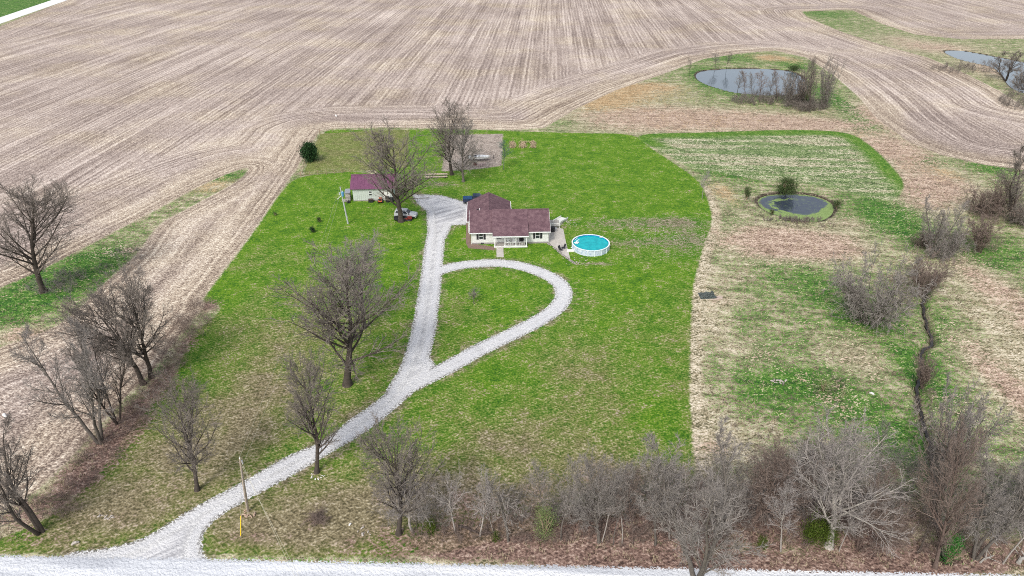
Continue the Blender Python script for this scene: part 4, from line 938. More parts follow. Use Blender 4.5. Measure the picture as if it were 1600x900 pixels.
def tubes(P, Rr, sides):
    N, K, _ = P.shape; d = np.zeros_like(P); d[:, 1:-1] = P[:, 2:]-P[:, :-2]; d[:, 0] = P[:, 1]-P[:, 0]; d[:, -1] = P[:, -1]-P[:, -2]; d = nrm(d)
    ref = np.where(np.abs(d[..., 2:3]) > .9, np.array([1., .1, 0]), np.array([.1, .2, 1.])); u = nrm(np.cross(d, ref)); w = np.cross(d, u)
    a = np.arange(sides)*2*np.pi/sides
    V = P[:, :, None, :]+(u[:, :, None, :]*np.cos(a)[None, None, :, None]+w[:, :, None, :]*np.sin(a)[None, None, :, None])*Rr[:, :, None, None]
    n, k, s = np.meshgrid(np.arange(N), np.arange(K-1), np.arange(sides), indexing='ij'); b = (n*K+k)*sides
    q = np.stack([b+s, b+(s+1) % sides, b+sides+(s+1) % sides, b+sides+s], -1).reshape(-1, 4)
    return V.reshape(-1, 3), q
def mesh_from(name, parts, mat):
    off = 0; Vs = []; Qs = []
    for V, q in parts: Vs.append(V); Qs.append(q+off); off += len(V)
    V = np.concatenate(Vs); q = np.concatenate(Qs); me = bpy.data.meshes.new(name)
    me.vertices.add(len(V)); me.vertices.foreach_set('co', V.ravel().astype(np.float32)); me.loops.add(q.size); me.loops.foreach_set('vertex_index', q.ravel().astype(np.int32))
    me.polygons.add(len(q)); me.polygons.foreach_set('loop_start', (np.arange(len(q))*4).astype(np.int32)); me.polygons.foreach_set('use_smooth', np.ones(len(q), bool)); me.update(calc_edges=True)
    if mat: me.materials.append(mat)
    return me
def bark(name, c, var=.3): return simple(name, c, var, 2.5, rough=.95, spec=.1, bump=.3)
BARK = {'dark': (bark('bark_dark', (.075, .062, .053)), bark('twig_dark', (.215, .187, .165))),
        'brown': (bark('bark_brown', (.13, .095, .08)), bark('twig_brown', (.225, .175, .150))),
        'grey': (bark('bark_grey', (.13, .115, .10)), bark('twig_grey', (.265, .240, .220))),
        'pale': (bark('bark_pale', (.33, .30, .27)), bark('twig_pale', (.33, .30, .285))),
        'white': (bark('bark_white', (.40, .37, .33), .45), bark('twig_white', (.30, .27, .25))),
        'bluish': (bark('bark_bluish', (.13, .15, .14)), bark('twig_bluish', (.14, .20, .17)))}
# style: (reference height, generator)
def gen(style, seed):
    rng = np.random.default_rng(seed*17+3); up = np.array([0, 0, 1.])
    if style == 'oak':
        H = 18.; tr = paths(np.zeros((1, 3)), up[None], np.array([H*.80]), 14, .06, .05, rng); rT = radii(np.array([.36]), 14, .10); rT[:, 0] *= 1.5
        shp = lambda t: np.interp(t, [.15, .3, .5, .8, 1], [.66, .92, .98, .78, .52])
        p, d, L, r, t, k = children(tr, np.array([H]), rT, 30, .2, .99, 50, 9, .42, rng, shp, .5); d[:, 2] += .12+.25*(t > .75)
        r = np.clip(r, .03, .15); l1 = paths(p, d, L, 8, .06, .06, rng); R1 = radii(r, 8, .18)
        a = (l1, L, R1); trunkparts = [(tr, rT, 9), (l1, R1, 5)]; lv = [(10, .16, .98, 40, 9, .50), (7, .12, .98, 42, 11, .50), (4, .12, .98, 40, 14, .55)]
    elif style == 'vase':
        H = 16.; n = 3; st = np.zeros((n, 3)); aa = rng.uniform(0, 6.28)+np.arange(n)*2.1
        st[:, 0] = np.cos(aa)*.25; st[:, 1] = np.sin(aa)*.25
        d0 = np.stack([np.cos(aa)*.30, np.sin(aa)*.30, np.ones(n)], 1); LL = np.full(n, H*.98)*rng.uniform(.85, 1.0, n)
        tr = paths(st, d0, LL, 12, .08, .02, rng); rT = radii(np.full(n, .24), 12, .1)
        shp = lambda t: np.interp(t, [.2, .5, .8, 1], [.62, .7, .45, .2])
        p, d, L, r, t, k = children(tr, LL, rT, 15, .22, .98, 40, 9, .42, rng, shp, .5); r = np.clip(r, .025, .11)
        l1 = paths(p, d, L, 7, .07, .06, rng); R1 = radii(r, 7, .22); a = (l1, L, R1); trunkparts = [(tr, rT, 7), (l1, R1, 5)]; lv = [(9, .15, .98, 40, 10, .50), (7, .1, .98, 42, 12, .50), (4, .1, .98, 40, 15, .55)]
    elif style == 'round':            # low wide hawthorn-like crown on one short trunk
        H = 9.; tr = paths(np.zeros((1, 3)), up[None]+np.array([[.1, 0, 0]]), np.array([H*.55]), 8, .12, 0, rng); rT = radii(np.array([.16]), 8, .4)
        p, d, L, r, t, k = children(tr, np.array([H]), rT, 16, .45, .99, 52, 12, .52, rng, lambda t: .95-.2*t, .5)
        l1 = paths(p, d, L, 7, .18, .03, rng); R1 = radii(r, 7, .25); a = (l1, L, R1); trunkparts = [(tr, rT, 7), (l1, R1, 5)]; lv = [(7, .15, .98, 45, 14, .48), (6, .1, .98, 45, 16, .5), (3, .1, .98, 45, 16, .55)]
    elif style == 'pole':             # thin woodland tree, bare below
        H = 12.; tr = paths(np.zeros((1, 3)), up[None], np.array([H*.98]), 12, .07, .03, rng); rT = radii(np.array([.13]), 12, .12)
        p, d, L, r, t, k = children(tr, np.array([H]), rT, 24, .34, .98, 42, 10, .30, rng, lambda t: np.interp(t, [.3, .5, .8, 1], [.55, 1, .7, .3]), .45); r = np.clip(r, .015, .06)
        l1 = paths(p, d, L, 6, .13, .06, rng); R1 = radii(r, 6, .25); a = (l1, L, R1); trunkparts = [(tr, rT, 6), (l1, R1, 4)]; lv = [(6, .1, .98, 42, 12, .50), (5, .1, .98, 42, 15, .55), (3, .1, .98, 42, 15, .55)]
    elif style == 'fan':              # many stems fanning up from one foot
        H = 9.; n = 16; aa = rng.uniform(0, 6.28, n); e = rng.uniform(.05, .5, n)
        d0 = np.stack([np.cos(aa)*e, np.sin(aa)*e, np.ones(n)], 1); st = d0*.0; st[:, 0] = np.cos(aa)*.25; st[:, 1] = np.sin(aa)*.25; LL = H*rng.uniform(.7, 1.0, n)
        tr = paths(st, d0, LL, 9, .07, .03, rng); rT = radii(rng.uniform(.04, .09, n), 9, .12)
        p, d, L, r, t, k = children(tr, LL, rT, 11, .15, .98, 32, 9, .34, rng, lambda t: 1.1-.7*t, .5)
        l1 = paths(p, d, L, 5, .1, .06, rng); R1 = radii(r, 5, .3); a = (l1, L, R1); trunkparts = [(tr, rT, 5), (l1, R1, 4)]; lv = [(7, .1, .98, 38, 12, .45), (6, .1, .98, 38, 14, .5)]
    elif style == 'bush':             # dense rounded thicket
        H = 6.; n = 26; aa = rng.uniform(0, 6.28, n); e = rng.uniform(.1, 1.3, n)
        d0 = np.stack([np.cos(aa)*e, np.sin(aa)*e, np.ones(n)], 1); st = d0*0; st[:, :2] = np.stack([np.cos(aa), np.sin(aa)], 1)*(rng.random(n)*1.0)[:, None]; LL = H*rng.uniform(.55, 1.0, n)
        tr = paths(st, d0, LL, 7, .16, .03, rng); rT = radii(rng.uniform(.03, .07, n), 7, .15)
        p, d, L, r, t, k = children(tr, LL, rT, 9, .12, .98, 45, 14, .45, rng, lambda t: 1.1-.6*t, .5)
        l1 = paths(p, d, L, 5, .17, .0, rng); R1 = radii(r, 5, .3); a = (l1, L, R1); trunkparts = [(tr, rT, 5)]; lv0 = [(l1, R1, 4)]
        lv = [(6, .1, .98, 45, 16, .5), (5, .1, .98, 45, 16, .55)]
    elif style == 'snag':             # broken dead tree with drooping limbs
        H = 9.; tr = paths(np.zeros((1, 3)), up[None], np.array([H*.95]), 8, .05, .02, rng); rT = radii(np.array([.2]), 8, .55)
        p, d, L, r, t, k = children(tr, np.array([H]), rT, 15, .6, .99, 95, 12, .36, rng, lambda t: .6+.6*t, .4)
        l1 = paths(p, d, L, 7, .12, -.16, rng); R1 = radii(r, 7, .2); a = (l1, L, R1); trunkparts = [(tr, rT, 7), (l1, R1, 4)]; lv = [(8, .1, .98, 50, 15, .38), (4, .1, .98, 45, 15, .4)]
    crown = []; minr = {'oak': .0095, 'vase': .0085, 'pole': .007, 'round': .0065, 'fan': .0065, 'bush': .0065, 'snag': .010}[style]
    if style == 'bush': crown += lv0
    P, L, Rr = a
    for i, (per, t0, t1, an, av, lr) in enumerate(lv):
        p, d, L, r, t, k = children(P, L, Rr, per, t0, t1, an, av, lr, rng, None, .6)
        ns = 4 if i == 0 else (3 if i == 1 else 2); r = np.minimum(np.maximum(r, minr*(3.4 if i == 0 else 2.0 if i == 1 else 1)), minr*(5.0 if i == 0 else 2.6 if i == 1 else 1.2)); P = paths(p, d, np.maximum(L, .25), ns, .14, .05 if style != 'snag' else -.05, rng); Rr = radii(r, ns, .5 if i < 2 else .45)
        crown.append((P, Rr, 4 if i == 0 else 3))
    T = mesh_from('trunk', [tubes(*x) for x in trunkparts], None); Cn = mesh_from('crown', [tubes(*x) for x in crown], None)
    co = np.concatenate([x[0].reshape(-1, 3) for x in crown]); hh = np.percentile(co[:, 2], 99.7); rad = np.percentile(np.hypot(co[:, 0], co[:, 1]), 90)
    return T, Cn, hh, rad
CACHE = {}
def tree(name, px, py, ty, wpx, style, bk, seed, label, group, lean=0, fwd=0, ivy=False, cat='tree'):
    key = (style, seed, bk)
    if key not in CACHE:
        T, Cn, hh, rad = gen(style, seed); T.materials.append(BARK[bk][0]); Cn.materials.append(BARK[bk][1]); CACHE[key] = (T, Cn, hh, rad)
    T, Cn, hh, rad = CACHE[key]
    b = at(px, py); H = height(b.y, ty); H = max(H, .8)
    wid = wpx/FPX*depth(b.y, H*.6)
    t = empty(name, b, 0, label, cat, group)
    ps = (px-800)/(2298-py); lean = lean-math.degrees(math.atan(.55*ps*b.y/math.hypot(b.y, CAM_H)))
    sz = H/hh/max(.75, math.cos(R(lean))); sx = np.clip(wid/2/rad, sz*.45, sz*1.9)
    rot = (seed*1.7+px*.013) % 6.28
    t.matrix_basis = Matrix.Translation(b-Vector((0, 0, .1)))@Matrix.Rotation(R(lean), 4, 'Y')@Matrix.Rotation(R(fwd), 4, 'X')@Matrix.Rotation(rot, 4, 'Z')@Matrix.Diagonal((sx, sx, sz, 1))
    link('trunk', T, t); link('crown', Cn, t)
    return t
GH = 'bare trees of the left hedgerow'; GR = 'bare trees of the roadside woodlot'; GY = 'bare trees in the farmyard'; GP = 'small trees round the upper pond'; GC = 'trees and thickets along the creek'
TR = [
 ('bare_tree',68,456,276,128,'oak','dark',1,'large bare tree alone in the green strip between the fields at the left edge',None,-4),
 ('bare_tree',236,590,418,104,'oak','dark',2,'bare hedgerow tree with the straightest dark trunk, right of the twin leaning trunk',GH,-5),
 ('bare_tree',224,600,436,112,'oak','dark',3,'bare hedgerow tree leaning left, its foot touching the straight dark trunk',GH,-15),
 ('bare_tree',184,662,520,110,'vase','dark',4,'bare hedgerow tree second from the middle of the row, dark trunk in brown litter',GH,-7),
 ('bare_tree',157,692,512,150,'vase','grey',5,'widest bare hedgerow tree with several long trunks spreading left over the field',GH,-14),
 ('bare_tree',63,832,672,125,'vase','dark',6,'bare tree at the lower left corner leaning left with a low side limb',GH,-17),
 ('bare_tree',308,766,588,100,'oak','dark',7,'bare tree left of the driveway entrance, alone on the dry lawn',GY,-3),
 ('bare_tree',495,738,556,112,'oak','dark',51,'bare tree right beside the gravel drive with stones at its foot',GY,-2),
 ('bare_tree',543,601,392,165,'oak','dark',9,'tallest broad bare tree in the middle of the left lawn',GY,0),
 ('bare_tree',569,512,366,100,'oak','grey',10,'bare tree standing just behind the tallest broad tree of the left lawn',GY,0),
 ('bare_tree',627,346,190,112,'oak','dark',11,'large round bare tree in front of the shed and beside the silver suv',GY,0),
 ('bare_tree',706,273,158,68,'oak','dark',12,'tall bare tree with a pointed crown behind the gravel parking area',GY,0),
 ('bare_tree',724,284,188,62,'oak','grey',13,'shorter bare tree in front right of the tall pointed one',GY,1),
 ('young_tree',787,265,218,22,'pole','bluish',14,'slender young greenish tree at the corner of the tilled garden',GY,0),
 ('young_tree',741,475,449,24,'round','grey',15,'tiny round bare tree inside the driveway loop',GY,0),
 ('bare_tree',623,834,645,115,'oak','dark',16,'tall bare tree at the left end of the roadside woodlot with a broad fan crown',GR,0),
 ('bare_tree',646,832,735,92,'round','pale',17,'pale grey low tree under the tall tree at the left end of the roadside woodlot',GR,-12),
 ('bare_tree',659,836,745,44,'pole','grey',18,'thin pale stem right of the low pale tree at the left end of the woodlot',GR,4),
 ('bare_tree',712,833,730,60,'round','pale',19,'pale twiggy tree left of the fallen logs, with a slim pale trunk',GR,0),
 ('bare_tree',750,838,733,70,'round','pale',20,'pale twiggy tree standing over the fallen logs',GR,0),
 ('bare_tree',772,833,750,40,'pole','pale',21,'thin pale trunk leaning left at the right end of the fallen logs',GR,-14),
 ('dead_snag',794,846,768,72,'snag','grey',22,'broken dead snag with hanging limbs between the logs and the green shrub',GR,0),
 ('bare_tree',850,828,722,50,'pole','grey',23,'slender bare tree rising behind the green shrub',GR,0),
 ('bare_tree',876,844,716,62,'pole','grey',24,'slender bare tree at the right edge of the green shrub',GR,0),
 ('bare_tree',936,847,692,84,'oak','grey',25,'tall grey tree in front of the lawn, with a twin pale stem at its foot',GR,-2),
 ('bare_tree',941,847,740,50,'pole','pale',26,'pale stem leaning right from the foot of the tall grey tree',GR,6),
 ('bare_tree',958,851,716,52,'pole','grey',27,'first thin tree right of the tall grey tree with the twin stem',GR,0),
 ('bare_tree',972,849,725,52,'pole','pale',18,'second thin tree right of the tall grey tree with the twin stem',GR,3),
 ('bare_tree',989,851,735,46,'pole','brown',14,'third thin tree right of the tall grey tree, brown and lowest',GR,-4),
 ('bare_tree',1024,852,694,88,'pole','grey',23,'tall slim grey tree left of the foreground multi stemmed tree',GR,0),
 ('bare_tree',1046,842,722,70,'round','pale',19,'pale twiggy tree between the slim grey tree and the foreground multi stemmed tree',GR,0),
 ('bare_tree',1090,908,700,200,'vase','grey',28,'large multi stemmed tree cut by the bottom edge, standing on the road verge',GR,0),
 ('bare_tree',1124,842,742,76,'round','grey',17,'low grey tree behind the right side of the foreground multi stemmed tree',GR,0),
 ('bare_tree',1171,826,684,118,'oak','brown',29,'leaning brown tree with a broad crown right of the foreground multi stemmed tree',GR,9),
 ('bare_tree',1220,862,738,64,'pole','pale',24,'thin pale tree left of the mossy green shrub',GR,-3),
 ('bare_tree',1252,800,690,80,'round','brown',20,'brown twiggy tree behind the mossy green shrub',GR,0),
 ('bare_tree',1295,854,652,165,'oak','white',30,'big tree with white peeling trunk and wide pale crown beside the mossy green shrub',GR,3),
 ('bare_tree',1311,862,750,44,'pole','pale',26,'slim pale trunk just right of the big white trunked tree',GR,5),
 ('bare_tree',1341,859,742,118,'vase','brown',31,'yellowish brown tree forking right, third trunk right of the mossy shrub',GR,10),
 ('bare_tree',1372,866,770,84,'round','brown',32,'low purple brown twiggy tree left of the leaning creek tree',GR,4),
 ('bare_tree',1377,742,664,50,'pole','grey',18,'small grey tree in the rough meadow behind the woodlot',GR,0),
 ('bare_tree',1434,864,700,70,'pole','dark',33,'dark trunk leaning right towards the thick creek tree',GR,13),
 ('bare_tree',1461,887,672,96,'oak','brown',34,'thickest tall trunk at the roadside beside the creek mouth',GR,1),
 ('bare_tree',1465,770,606,100,'fan','grey',35,'grey fan shaped tree rising from the creek',GC,4),
 ('bare_tree',1523,873,692,120,'vase','grey',36,'stout grey forked tree near the lower right corner',GR,5),
 ('bare_tree',1540,875,770,40,'pole','pale',14,'thin stem close on the right of the stout grey forked tree',GR,2),
 ('bare_tree',1567,881,735,60,'pole','pale',23,'thin pale trunk leaning right near the lower right corner',GR,10),
 ('bare_tree',1590,873,745,66,'pole','brown',27,'brown slim trunk beside the grey log at the lower right corner',GR,6),
 ('bare_tree',1612,850,655,120,'oak','grey',29,'grey tree half cut by the right edge above the road',GR,-3),
 ('round_thicket',1360,506,382,112,'bush','grey',37,'dense round grey brown thicket left of the creek',GC,0),
 ('bare_tree',1440,462,398,64,'fan','brown',38,'brown thicket at the head of the creek, right of the round thicket',GC,5),
 ('bare_tree',1457,402,312,84,'vase','grey',39,'twin stemmed grey tree above the round thicket',GC,6),
 ('bare_tree',1478,402,345,60,'bush','grey',40,'low grey thicket between the twin stemmed tree and the small shrub tree',GC,0),
 ('bare_tree',1531,394,335,46,'fan','brown',41,'small shrub like tree with thin straight stems near the right edge',GC,4),
 ('bare_tree',1582,345,232,100,'vase','dark',42,'large dark tree at the right edge above the creek meadow',GC,6),
 ('bare_tree',1548,338,276,70,'bush','brown',43,'brown thicket left of the large dark tree at the right edge',GC,0),
 ('bare_tree',1600,352,300,60,'bush','dark',44,'dark thicket below the large dark tree at the right edge',GC,0),
 ('creek_shrub',1441,606,556,36,'fan','brown',45,'small brown shrub standing in the creek bend',GC,0),
 ('bare_tree',1443,385,355,34,'bush','brown',46,'low reddish brush in front of the twin stemmed grey tree',GC,0),
 ('bare_tree',1097,312,262,24,'pole','pale',47,'small pale tree at the corner of the bright lawn and the hay pasture',None,0),
 ('bare_tree',1077,121,90,12,'pole','dark',48,'small dark tree on the left bank of the upper pond',GP,0),
 ('bare_tree',1118,107,82,14,'pole','grey',14,'left one of the pair of trees behind the upper pond',GP,-4),
 ('bare_tree',1135,108,79,16,'pole','dark',33,'right one of the pair of trees behind the upper pond',GP,3),
 ('bare_tree',1151,153,108,20,'pole','dark',33,'leftmost tree of the row in front of the upper pond',GP,0),
 ('bare_tree',1164,157,110,18,'pole','brown',27,'second tree from the left in front of the upper pond',GP,0),
 ('bare_tree',1175,159,112,18,'pole','dark',48,'third tree from the left in front of the upper pond',GP,2),
 ('bare_tree',1187,160,110,20,'pole','brown',14,'fourth tree from the left in front of the upper pond',GP,-2),
 ('bare_tree',1200,160,112,18,'pole','dark',33,'fifth tree from the left in front of the upper pond',GP,0),
 ('bare_tree',1214,161,108,20,'pole','brown',27,'sixth tree from the left in front of the upper pond',GP,2),
 ('bare_tree',1232,166,112,26,'fan','grey',35,'grey bushy tree left of the tallest tree by the upper pond',GP,0),
 ('bare_tree',1250,168,104,26,'fan','dark',45,'dark bushy tree touching the tallest tree by the upper pond',GP,0),
 ('bare_tree',1265,176,88,30,'oak','dark',49,'tallest tree by the right end of the upper pond',GP,0),
 ('bare_tree',1287,171,86,28,'fan','grey',38,'tall grey rightmost tree beside the upper pond',GP,2),
 ('bare_tree',1571,126,78,46,'vase','dark',50,'dark many limbed tree on the near bank of the right hand pond',None,0),
 ('bare_tree',1598,140,104,40,'bush','dark',40,'dark twiggy tree cut by the right edge beside the right hand pond',None,0),
]
for row in TR:
    nm, px, py, ty, w, st, bk, sd_, lb, gp, ln = row
    tree(nm, px, py, ty, w, st, bk, sd_, lb, gp, ln, cat='shrub' if st in ('bush', 'fan') else 'tree')

# leafy shrubs: stems and many small leaf faces
def leafy(name, px, py, ty, wpx, n, col, label, leaf=.10, cedar=False, cat='shrub', group=None, dens=1.0):
    b = at(px, py); H = height(b.y, ty); Rw = wpx/2/FPX*depth(b.y, H/2); rng = np.random.default_rng(int(px*7+py))
    t = empty(name, b, 0, label, cat, group)
    ns = 14; aa = rng.uniform(0, 6.28, ns); e = rng.uniform(.1, .8, ns)*Rw/H
    d0 = np.stack([np.cos(aa)*e, np.sin(aa)*e, np.ones(ns)], 1); P = paths(np.zeros((ns, 3)), d0, H*rng.uniform(.6, .9, ns), 5, .12, 0, rng); Rr = radii(np.full(ns, .03+.006*H), 5, .2)
    link('trunk', mesh_from('trunk', [tubes(P, Rr, 5)], M['wood']), t)
    nc = 46; u = rng.normal(size=(nc, 3)); u = nrm(u); rad = rng.random(nc)**.45
    C = np.stack([u[:, 0]*rad*Rw*.82, u[:, 1]*rad*Rw*.82, H*.5+u[:, 2]*rad*H*.42], 1)
    if cedar: C[:, :2] *= (1.25-.75*np.clip(C[:, 2:3]/H, 0, 1))
    k = rng.integers(0, nc, n); p = C[k]+rng.normal(size=(n, 3))*np.array([Rw*.19, Rw*.19, H*.10]); p[:, 2] = np.maximum(p[:, 2], .05)
    a = nrm(rng.normal(size=(n, 3))); b2 = nrm(np.cross(a, rng.normal(size=(n, 3)))); s = leaf*rng.uniform(.6, 1.4, n)[:, None]
    V = np.stack([p-a*s, p+b2*s*.5, p+a*s, p-b2*s*.5], 1).reshape(-1, 3); q = np.arange(n*4).reshape(-1, 4)
    link('crown', mesh_from('crown', [(V, q)], col), t)
def leafmat(name, stops):
    g = NT(name); g.color(g.ramp(g.noise(1.6, 3, .7, g.tc), stops)); g.set(Roughness=.7); return g.m
LG = leafmat('leaf_green', [(.3, (.045, .11, .02)), (.7, (.12, .22, .05))]); LD = leafmat('leaf_cedar', [(.3, (.012, .035, .012)), (.7, (.03, .08, .022))]); LM = leafmat('leaf_moss', [(.3, (.025, .05, .005)), (.7, (.085, .12, .012))]); LP = leafmat('leaf_pale', [(.3, (.10, .14, .05)), (.7, (.20, .26, .09))]); LO = leafmat('leaf_olive', [(.3, (.03, .055, .018)), (.7, (.075, .11, .035))])
leafy('cedar_tree', 486, 252, 221, 29, 9000, LD, 'dark green cedar at the left corner of the fenced paddock', .16, True, 'tree')
leafy('green_shrub', 851, 838, 789, 46, 5200, LP, 'light green leafing shrub among the bare roadside trees', .045)
leafy('mossy_shrub', 1277, 850, 806, 62, 6500, LM, 'mossy green vine covered shrub under the white trunked tree', .07)
leafy('low_evergreen', 674, 834, 812, 22, 1500, LM, 'low dark green evergreen bush at the left end of the woodlot', .055)
leafy('low_evergreen', 1190, 858, 838, 24, 1200, LM, 'low olive green bush left of the thin pale tree by the road', .055)
leafy('ivy_clump', 1478, 880, 838, 30, 2500, leafmat('leaf_bright', [(.3, (.02, .10, .015)), (.7, (.05, .19, .03))]), 'bright green ivy clump right of the thickest roadside trunk', .06)
leafy('pond_bush', 1228, 303, 278, 34, 5500, LO, 'dark green bush on the far bank of the algae pond', .11)
leafy('pond_bush', 1166, 312, 290, 13, 1100, LO, 'small olive bush left of the algae pond', .09)
leafy('pond_bush', 1307, 326, 308, 17, 1100, LO, 'small green bush at the right end of the algae pond', .09)
leafy('pond_bush', 1206, 336, 325, 12, 500, LO, 'smallest green bush on the near bank of the algae pond', .08)
leafy('pond_bush', 1240, 110, 100, 24, 1500, LO, 'green bush at the far right bank of the upper pond', .15)
leafy('pond_bush', 1255, 166, 118, 26, 2500, LG, 'green leafing bush between the bare trees right of the upper pond', .13)
leafy('lawn_shrub', 489, 363, 352, 10, 1400, LD, 'small dark evergreen in the left lawn, nearer to the camera', .06)
leafy('lawn_shrub', 499, 347, 339, 9, 900, LO, 'small dark bush in the left lawn, just behind the small evergreen', .06)
leafy('lawn_shrub', 430, 337, 331, 7, 400, LO, 'tiny bush near the left edge of the lawn', .05)
leafy('creek_bush', 1368, 505, 462, 34, 2500, LM, 'olive leaves at the foot of the round thicket', .07)
leafy('litter_bush', 775, 845, 832, 18, 700, LM, 'tiny olive bush beside the dead snag', .05)
leafy('pole_bush', 1286, 612, 590, 34, 1500, LP, 'yellowish green bush in the middle of the rough meadow', .05)

tree('dead_bush', 496, 814, 799, 36, 'bush', 'brown', 43, 'round dead purple brown bush on the dry grass left of the woodlot', None, 0, cat='shrub')

# uncountable brush: low stems in the litter of the hedgerow, the woodlot and the creek
def brush(name, areas, mt, seed, label, hmin, hmax, r=.0085):
    rng = np.random.default_rng(seed); S = []; Hh = []
    for (cx, cy, rx, ry, n, sc) in areas:
        a = rng.uniform(0, 6.28, n); rr_ = np.sqrt(rng.random(n))
        for x, y in zip(cx+np.cos(a)*rr_*rx, cy+np.sin(a)*rr_*ry):
            p = at(x, min(y, 884+x*.004)); S.append((p.x, p.y, 0)); Hh.append(rng.uniform(hmin, hmax)*sc)
    S = np.repeat(np.array(S), 4, 0); Hh = np.repeat(np.array(Hh), 4)*rng.uniform(.6, 1, len(S))
    d = np.stack([rng.normal(size=len(S))*.4, rng.normal(size=len(S))*.4, np.ones(len(S))], 1)
    S = S+rng.normal(size=S.shape)*np.array([.2, .2, 0])
    P = paths(S, d, Hh, 4, .18, 0, rng); Rr = radii(np.full(len(S), r*1.4), 4, .4)
    p, dd, L, rr_, t, k = children(P, Hh, Rr, 7, .2, .98, 42, 14, .5, rng); P2 = paths(p, dd, L, 3, .18, .03, rng); R2 = radii(np.full(len(L), r), 3, .5)
    p, dd, L, rr_, t, k = children(P2, L, R2, 3, .2, .98, 42, 14, .5, rng); P3 = paths(p, dd, L, 2, .18, .03, rng); R3 = radii(np.full(len(L), r*.8), 2, .5)
    o = link(name, mesh_from(name, [tubes(P, Rr, 3), tubes(P2, R2, 3), tubes(P3, R3, 3)], mt)); tag(o, label, 'brush', None, 'stuff')
brush('hedgerow_brush', [(300, 512, 30, 20, 45, 1.2), (270, 555, 30, 24, 34, 1), (240, 600, 34, 24, 26, .9), (200, 650, 34, 26, 34, .9), (165, 700, 40, 26, 26, .8), (125, 745, 36, 26, 18, .6), (90, 790, 36, 22, 26, .9), (320, 480, 20, 10, 16, .9)], BARK['brown'][1], 1, 'purple brown brush filling the foot of the left hedgerow', 1.2, 2.6)
brush('woodlot_brush', [(700, 830, 70, 20, 60, .7), (840, 825, 110, 26, 110, .8), (980, 820, 110, 36, 130, .9), (1120, 815, 90, 40, 120, 1), (1240, 810, 90, 46, 130, 1), (1370, 810, 90, 46, 130, 1), (1500, 835, 110, 36, 110, .9)], BARK['brown'][1], 2, 'purple brown undergrowth beneath the roadside trees', .8, 2.2)
brush('woodlot_saplings', [(830, 800, 90, 26, 34, 1), (920, 800, 60, 30, 40, 1), (1020, 785, 70, 36, 60, 1.3), (1150, 775, 80, 44, 80, 1.3), (1260, 760, 80, 54, 100, 1.4), (1380, 770, 70, 54, 80, 1.3), (1490, 800, 50, 50, 40, 1.2), (1570, 795, 50, 56, 70, 1.2), (650, 812, 60, 22, 24, .9)], BARK['grey'][1], 3, 'grey tangle of thin saplings behind the roadside trees', 2.2, 4.2, .009)
brush('creek_brush', [(1446, 640, 14, 60, 26, .6), (1452, 520, 8, 40, 12, .45), (1465, 740, 14, 50, 26, .8), (1390, 470, 60, 20, 40, .8), (1430, 440, 40, 20, 60, .9), (1500, 380, 70, 20, 90, .9), (1560, 330, 50, 22, 110, 1.2), (1260, 352, 50, 6, 30, .5), (1180, 330, 14, 20, 20, .5), (1190, 640, 60, 50, 20, .6), (1290, 605, 30, 14, 16, .6)], BARK['brown'][1], 4, 'brown brush along the creek and the algae pond', 1.0, 2.4)
brush('pond_reeds', [(1200, 158, 60, 8, 110, 1.2), (1260, 168, 34, 8, 90, 1.5), (1510, 108, 60, 8, 70, 1.0), (1590, 160, 30, 14, 60, 1.2), (1240, 345, 50, 3, 50, .4)], BARK['dark'][1], 5, 'dark brush and reeds along the banks of the ponds', 1.4, 3.2, .02)
brush('left_tree_brush', [(80, 450, 40, 10, 60, .8), (110, 432, 30, 8, 40, .8), (200, 400, 30, 10, 20, .5), (190, 425, 40, 12, 40, .7)], BARK['grey'][1], 6, 'grey brush round the foot of the large tree in the green strip', 1.0, 2.2)

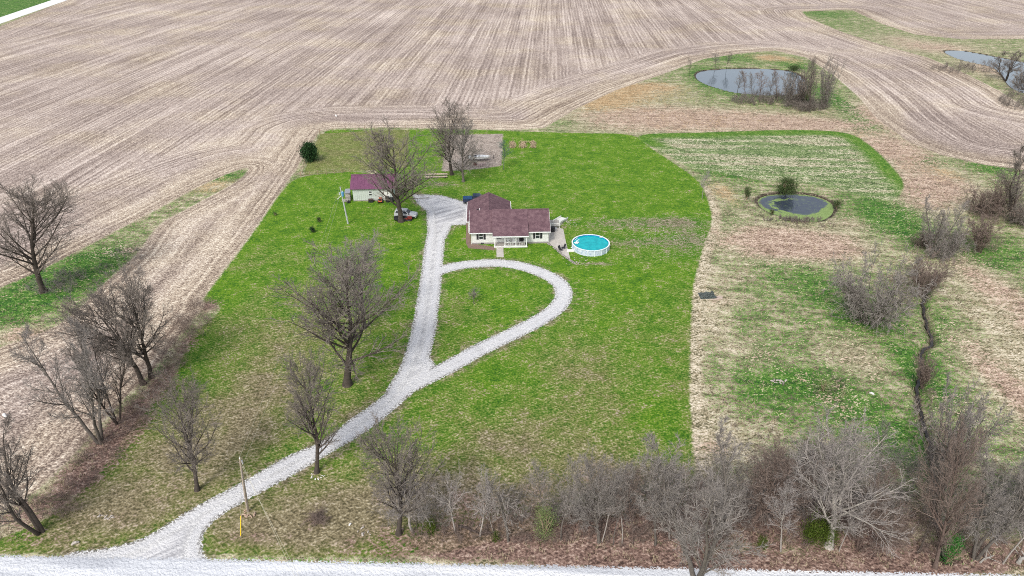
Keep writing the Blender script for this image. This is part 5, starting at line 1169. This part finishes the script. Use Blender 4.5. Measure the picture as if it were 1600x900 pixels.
# rough grass: tussocks of blades in the unmown meadow
def tussocks(name, n, mt, seed, cond, ymax, label, h0=.12, h1=.35, bw=.02, nb=9):
    rng = np.random.default_rng(seed); fr_x = rng.uniform(-1, 1, n); py = rng.uniform(0, 1, n)
    y = 40+(ymax-40)*py**1.3; x = fr_x*.82*(y*CP+CAM_H*SP)
    P = np.stack([x, y], 1); ok = cond(P); P = P[ok]; m = len(P)
    k = np.repeat(np.arange(m), nb); N = len(k); base = np.concatenate([P[k]+rng.normal(size=(N, 2))*.13, np.zeros((N, 1))], 1)
    h = rng.uniform(h0, h1, m)[k]*rng.uniform(.6, 1.2, N); a = rng.uniform(0, 6.28, N)
    tip = base+np.stack([np.cos(a)*h*.7, np.sin(a)*h*.7, h], 1); sdv = np.stack([-np.sin(a), np.cos(a), np.zeros(N)], 1)*bw
    mid = base*.5+tip*.5+np.array([0, 0, 1])*(h*.14)[:, None]
    V = np.stack([base-sdv, base+sdv, mid+sdv*.8, mid-sdv*.8, tip+sdv*.15, tip-sdv*.15], 1).reshape(-1, 3); i = np.arange(N)*6
    q = np.concatenate([np.stack([i, i+1, i+2, i+3], 1), np.stack([i+3, i+2, i+4, i+5], 1)])
    o = link(name, mesh_from(name, [(V, q)], mt)); tag(o, label, 'grass', None, 'stuff')
def interp_mask(P, key):
    iy = np.clip(np.searchsorted(ys, P[:, 1]), 1, NR-1); u = (P[:, 0]/hw[iy]+1)/2*NC; ix = np.clip(u.astype(int), 0, NC); return D[key].reshape(NR, NC+1)[iy, ix]
def free(P, m=.6):
    r = np.ones(len(P), bool)
    for k in ('d_lawn', 'd_field', 'd_drive', 'd_road', 'd_pond', 'd_creek', 'd_paddock', 'd_pasture', 'd_farroad', 'd_garden'): r &= interp_mask(P, k) < -m
    return r
tussocks('straw_grass', 26000, leafmat('dry_blade', [(.3, (.22, .18, .11)), (.7, (.46, .39, .27))]), 1, lambda P: free(P), 260, 'matted pale dry grass of the unmown meadow')
tussocks('green_grass', 26000, leafmat('green_blade', [(.3, (.04, .13, .02)), (.7, (.13, .24, .05))]), 2, lambda P: free(P) & (interp_mask(P, 'w_green') > .62), 260, 'fresh green grass tufts in the unmown meadow', .1, .28)
tussocks('litter_leaves', 9000, leafmat('leaf_litter', [(.3, (.10, .06, .045)), (.7, (.32, .22, .17))]), 3, lambda P: (interp_mask(P, 'w_litter') > .45) & (interp_mask(P, 'd_road') < -.3) & (interp_mask(P, 'd_drive') < -.5), 110, 'brown fallen leaves and stalks under the trees', .05, .16, .03, 7)
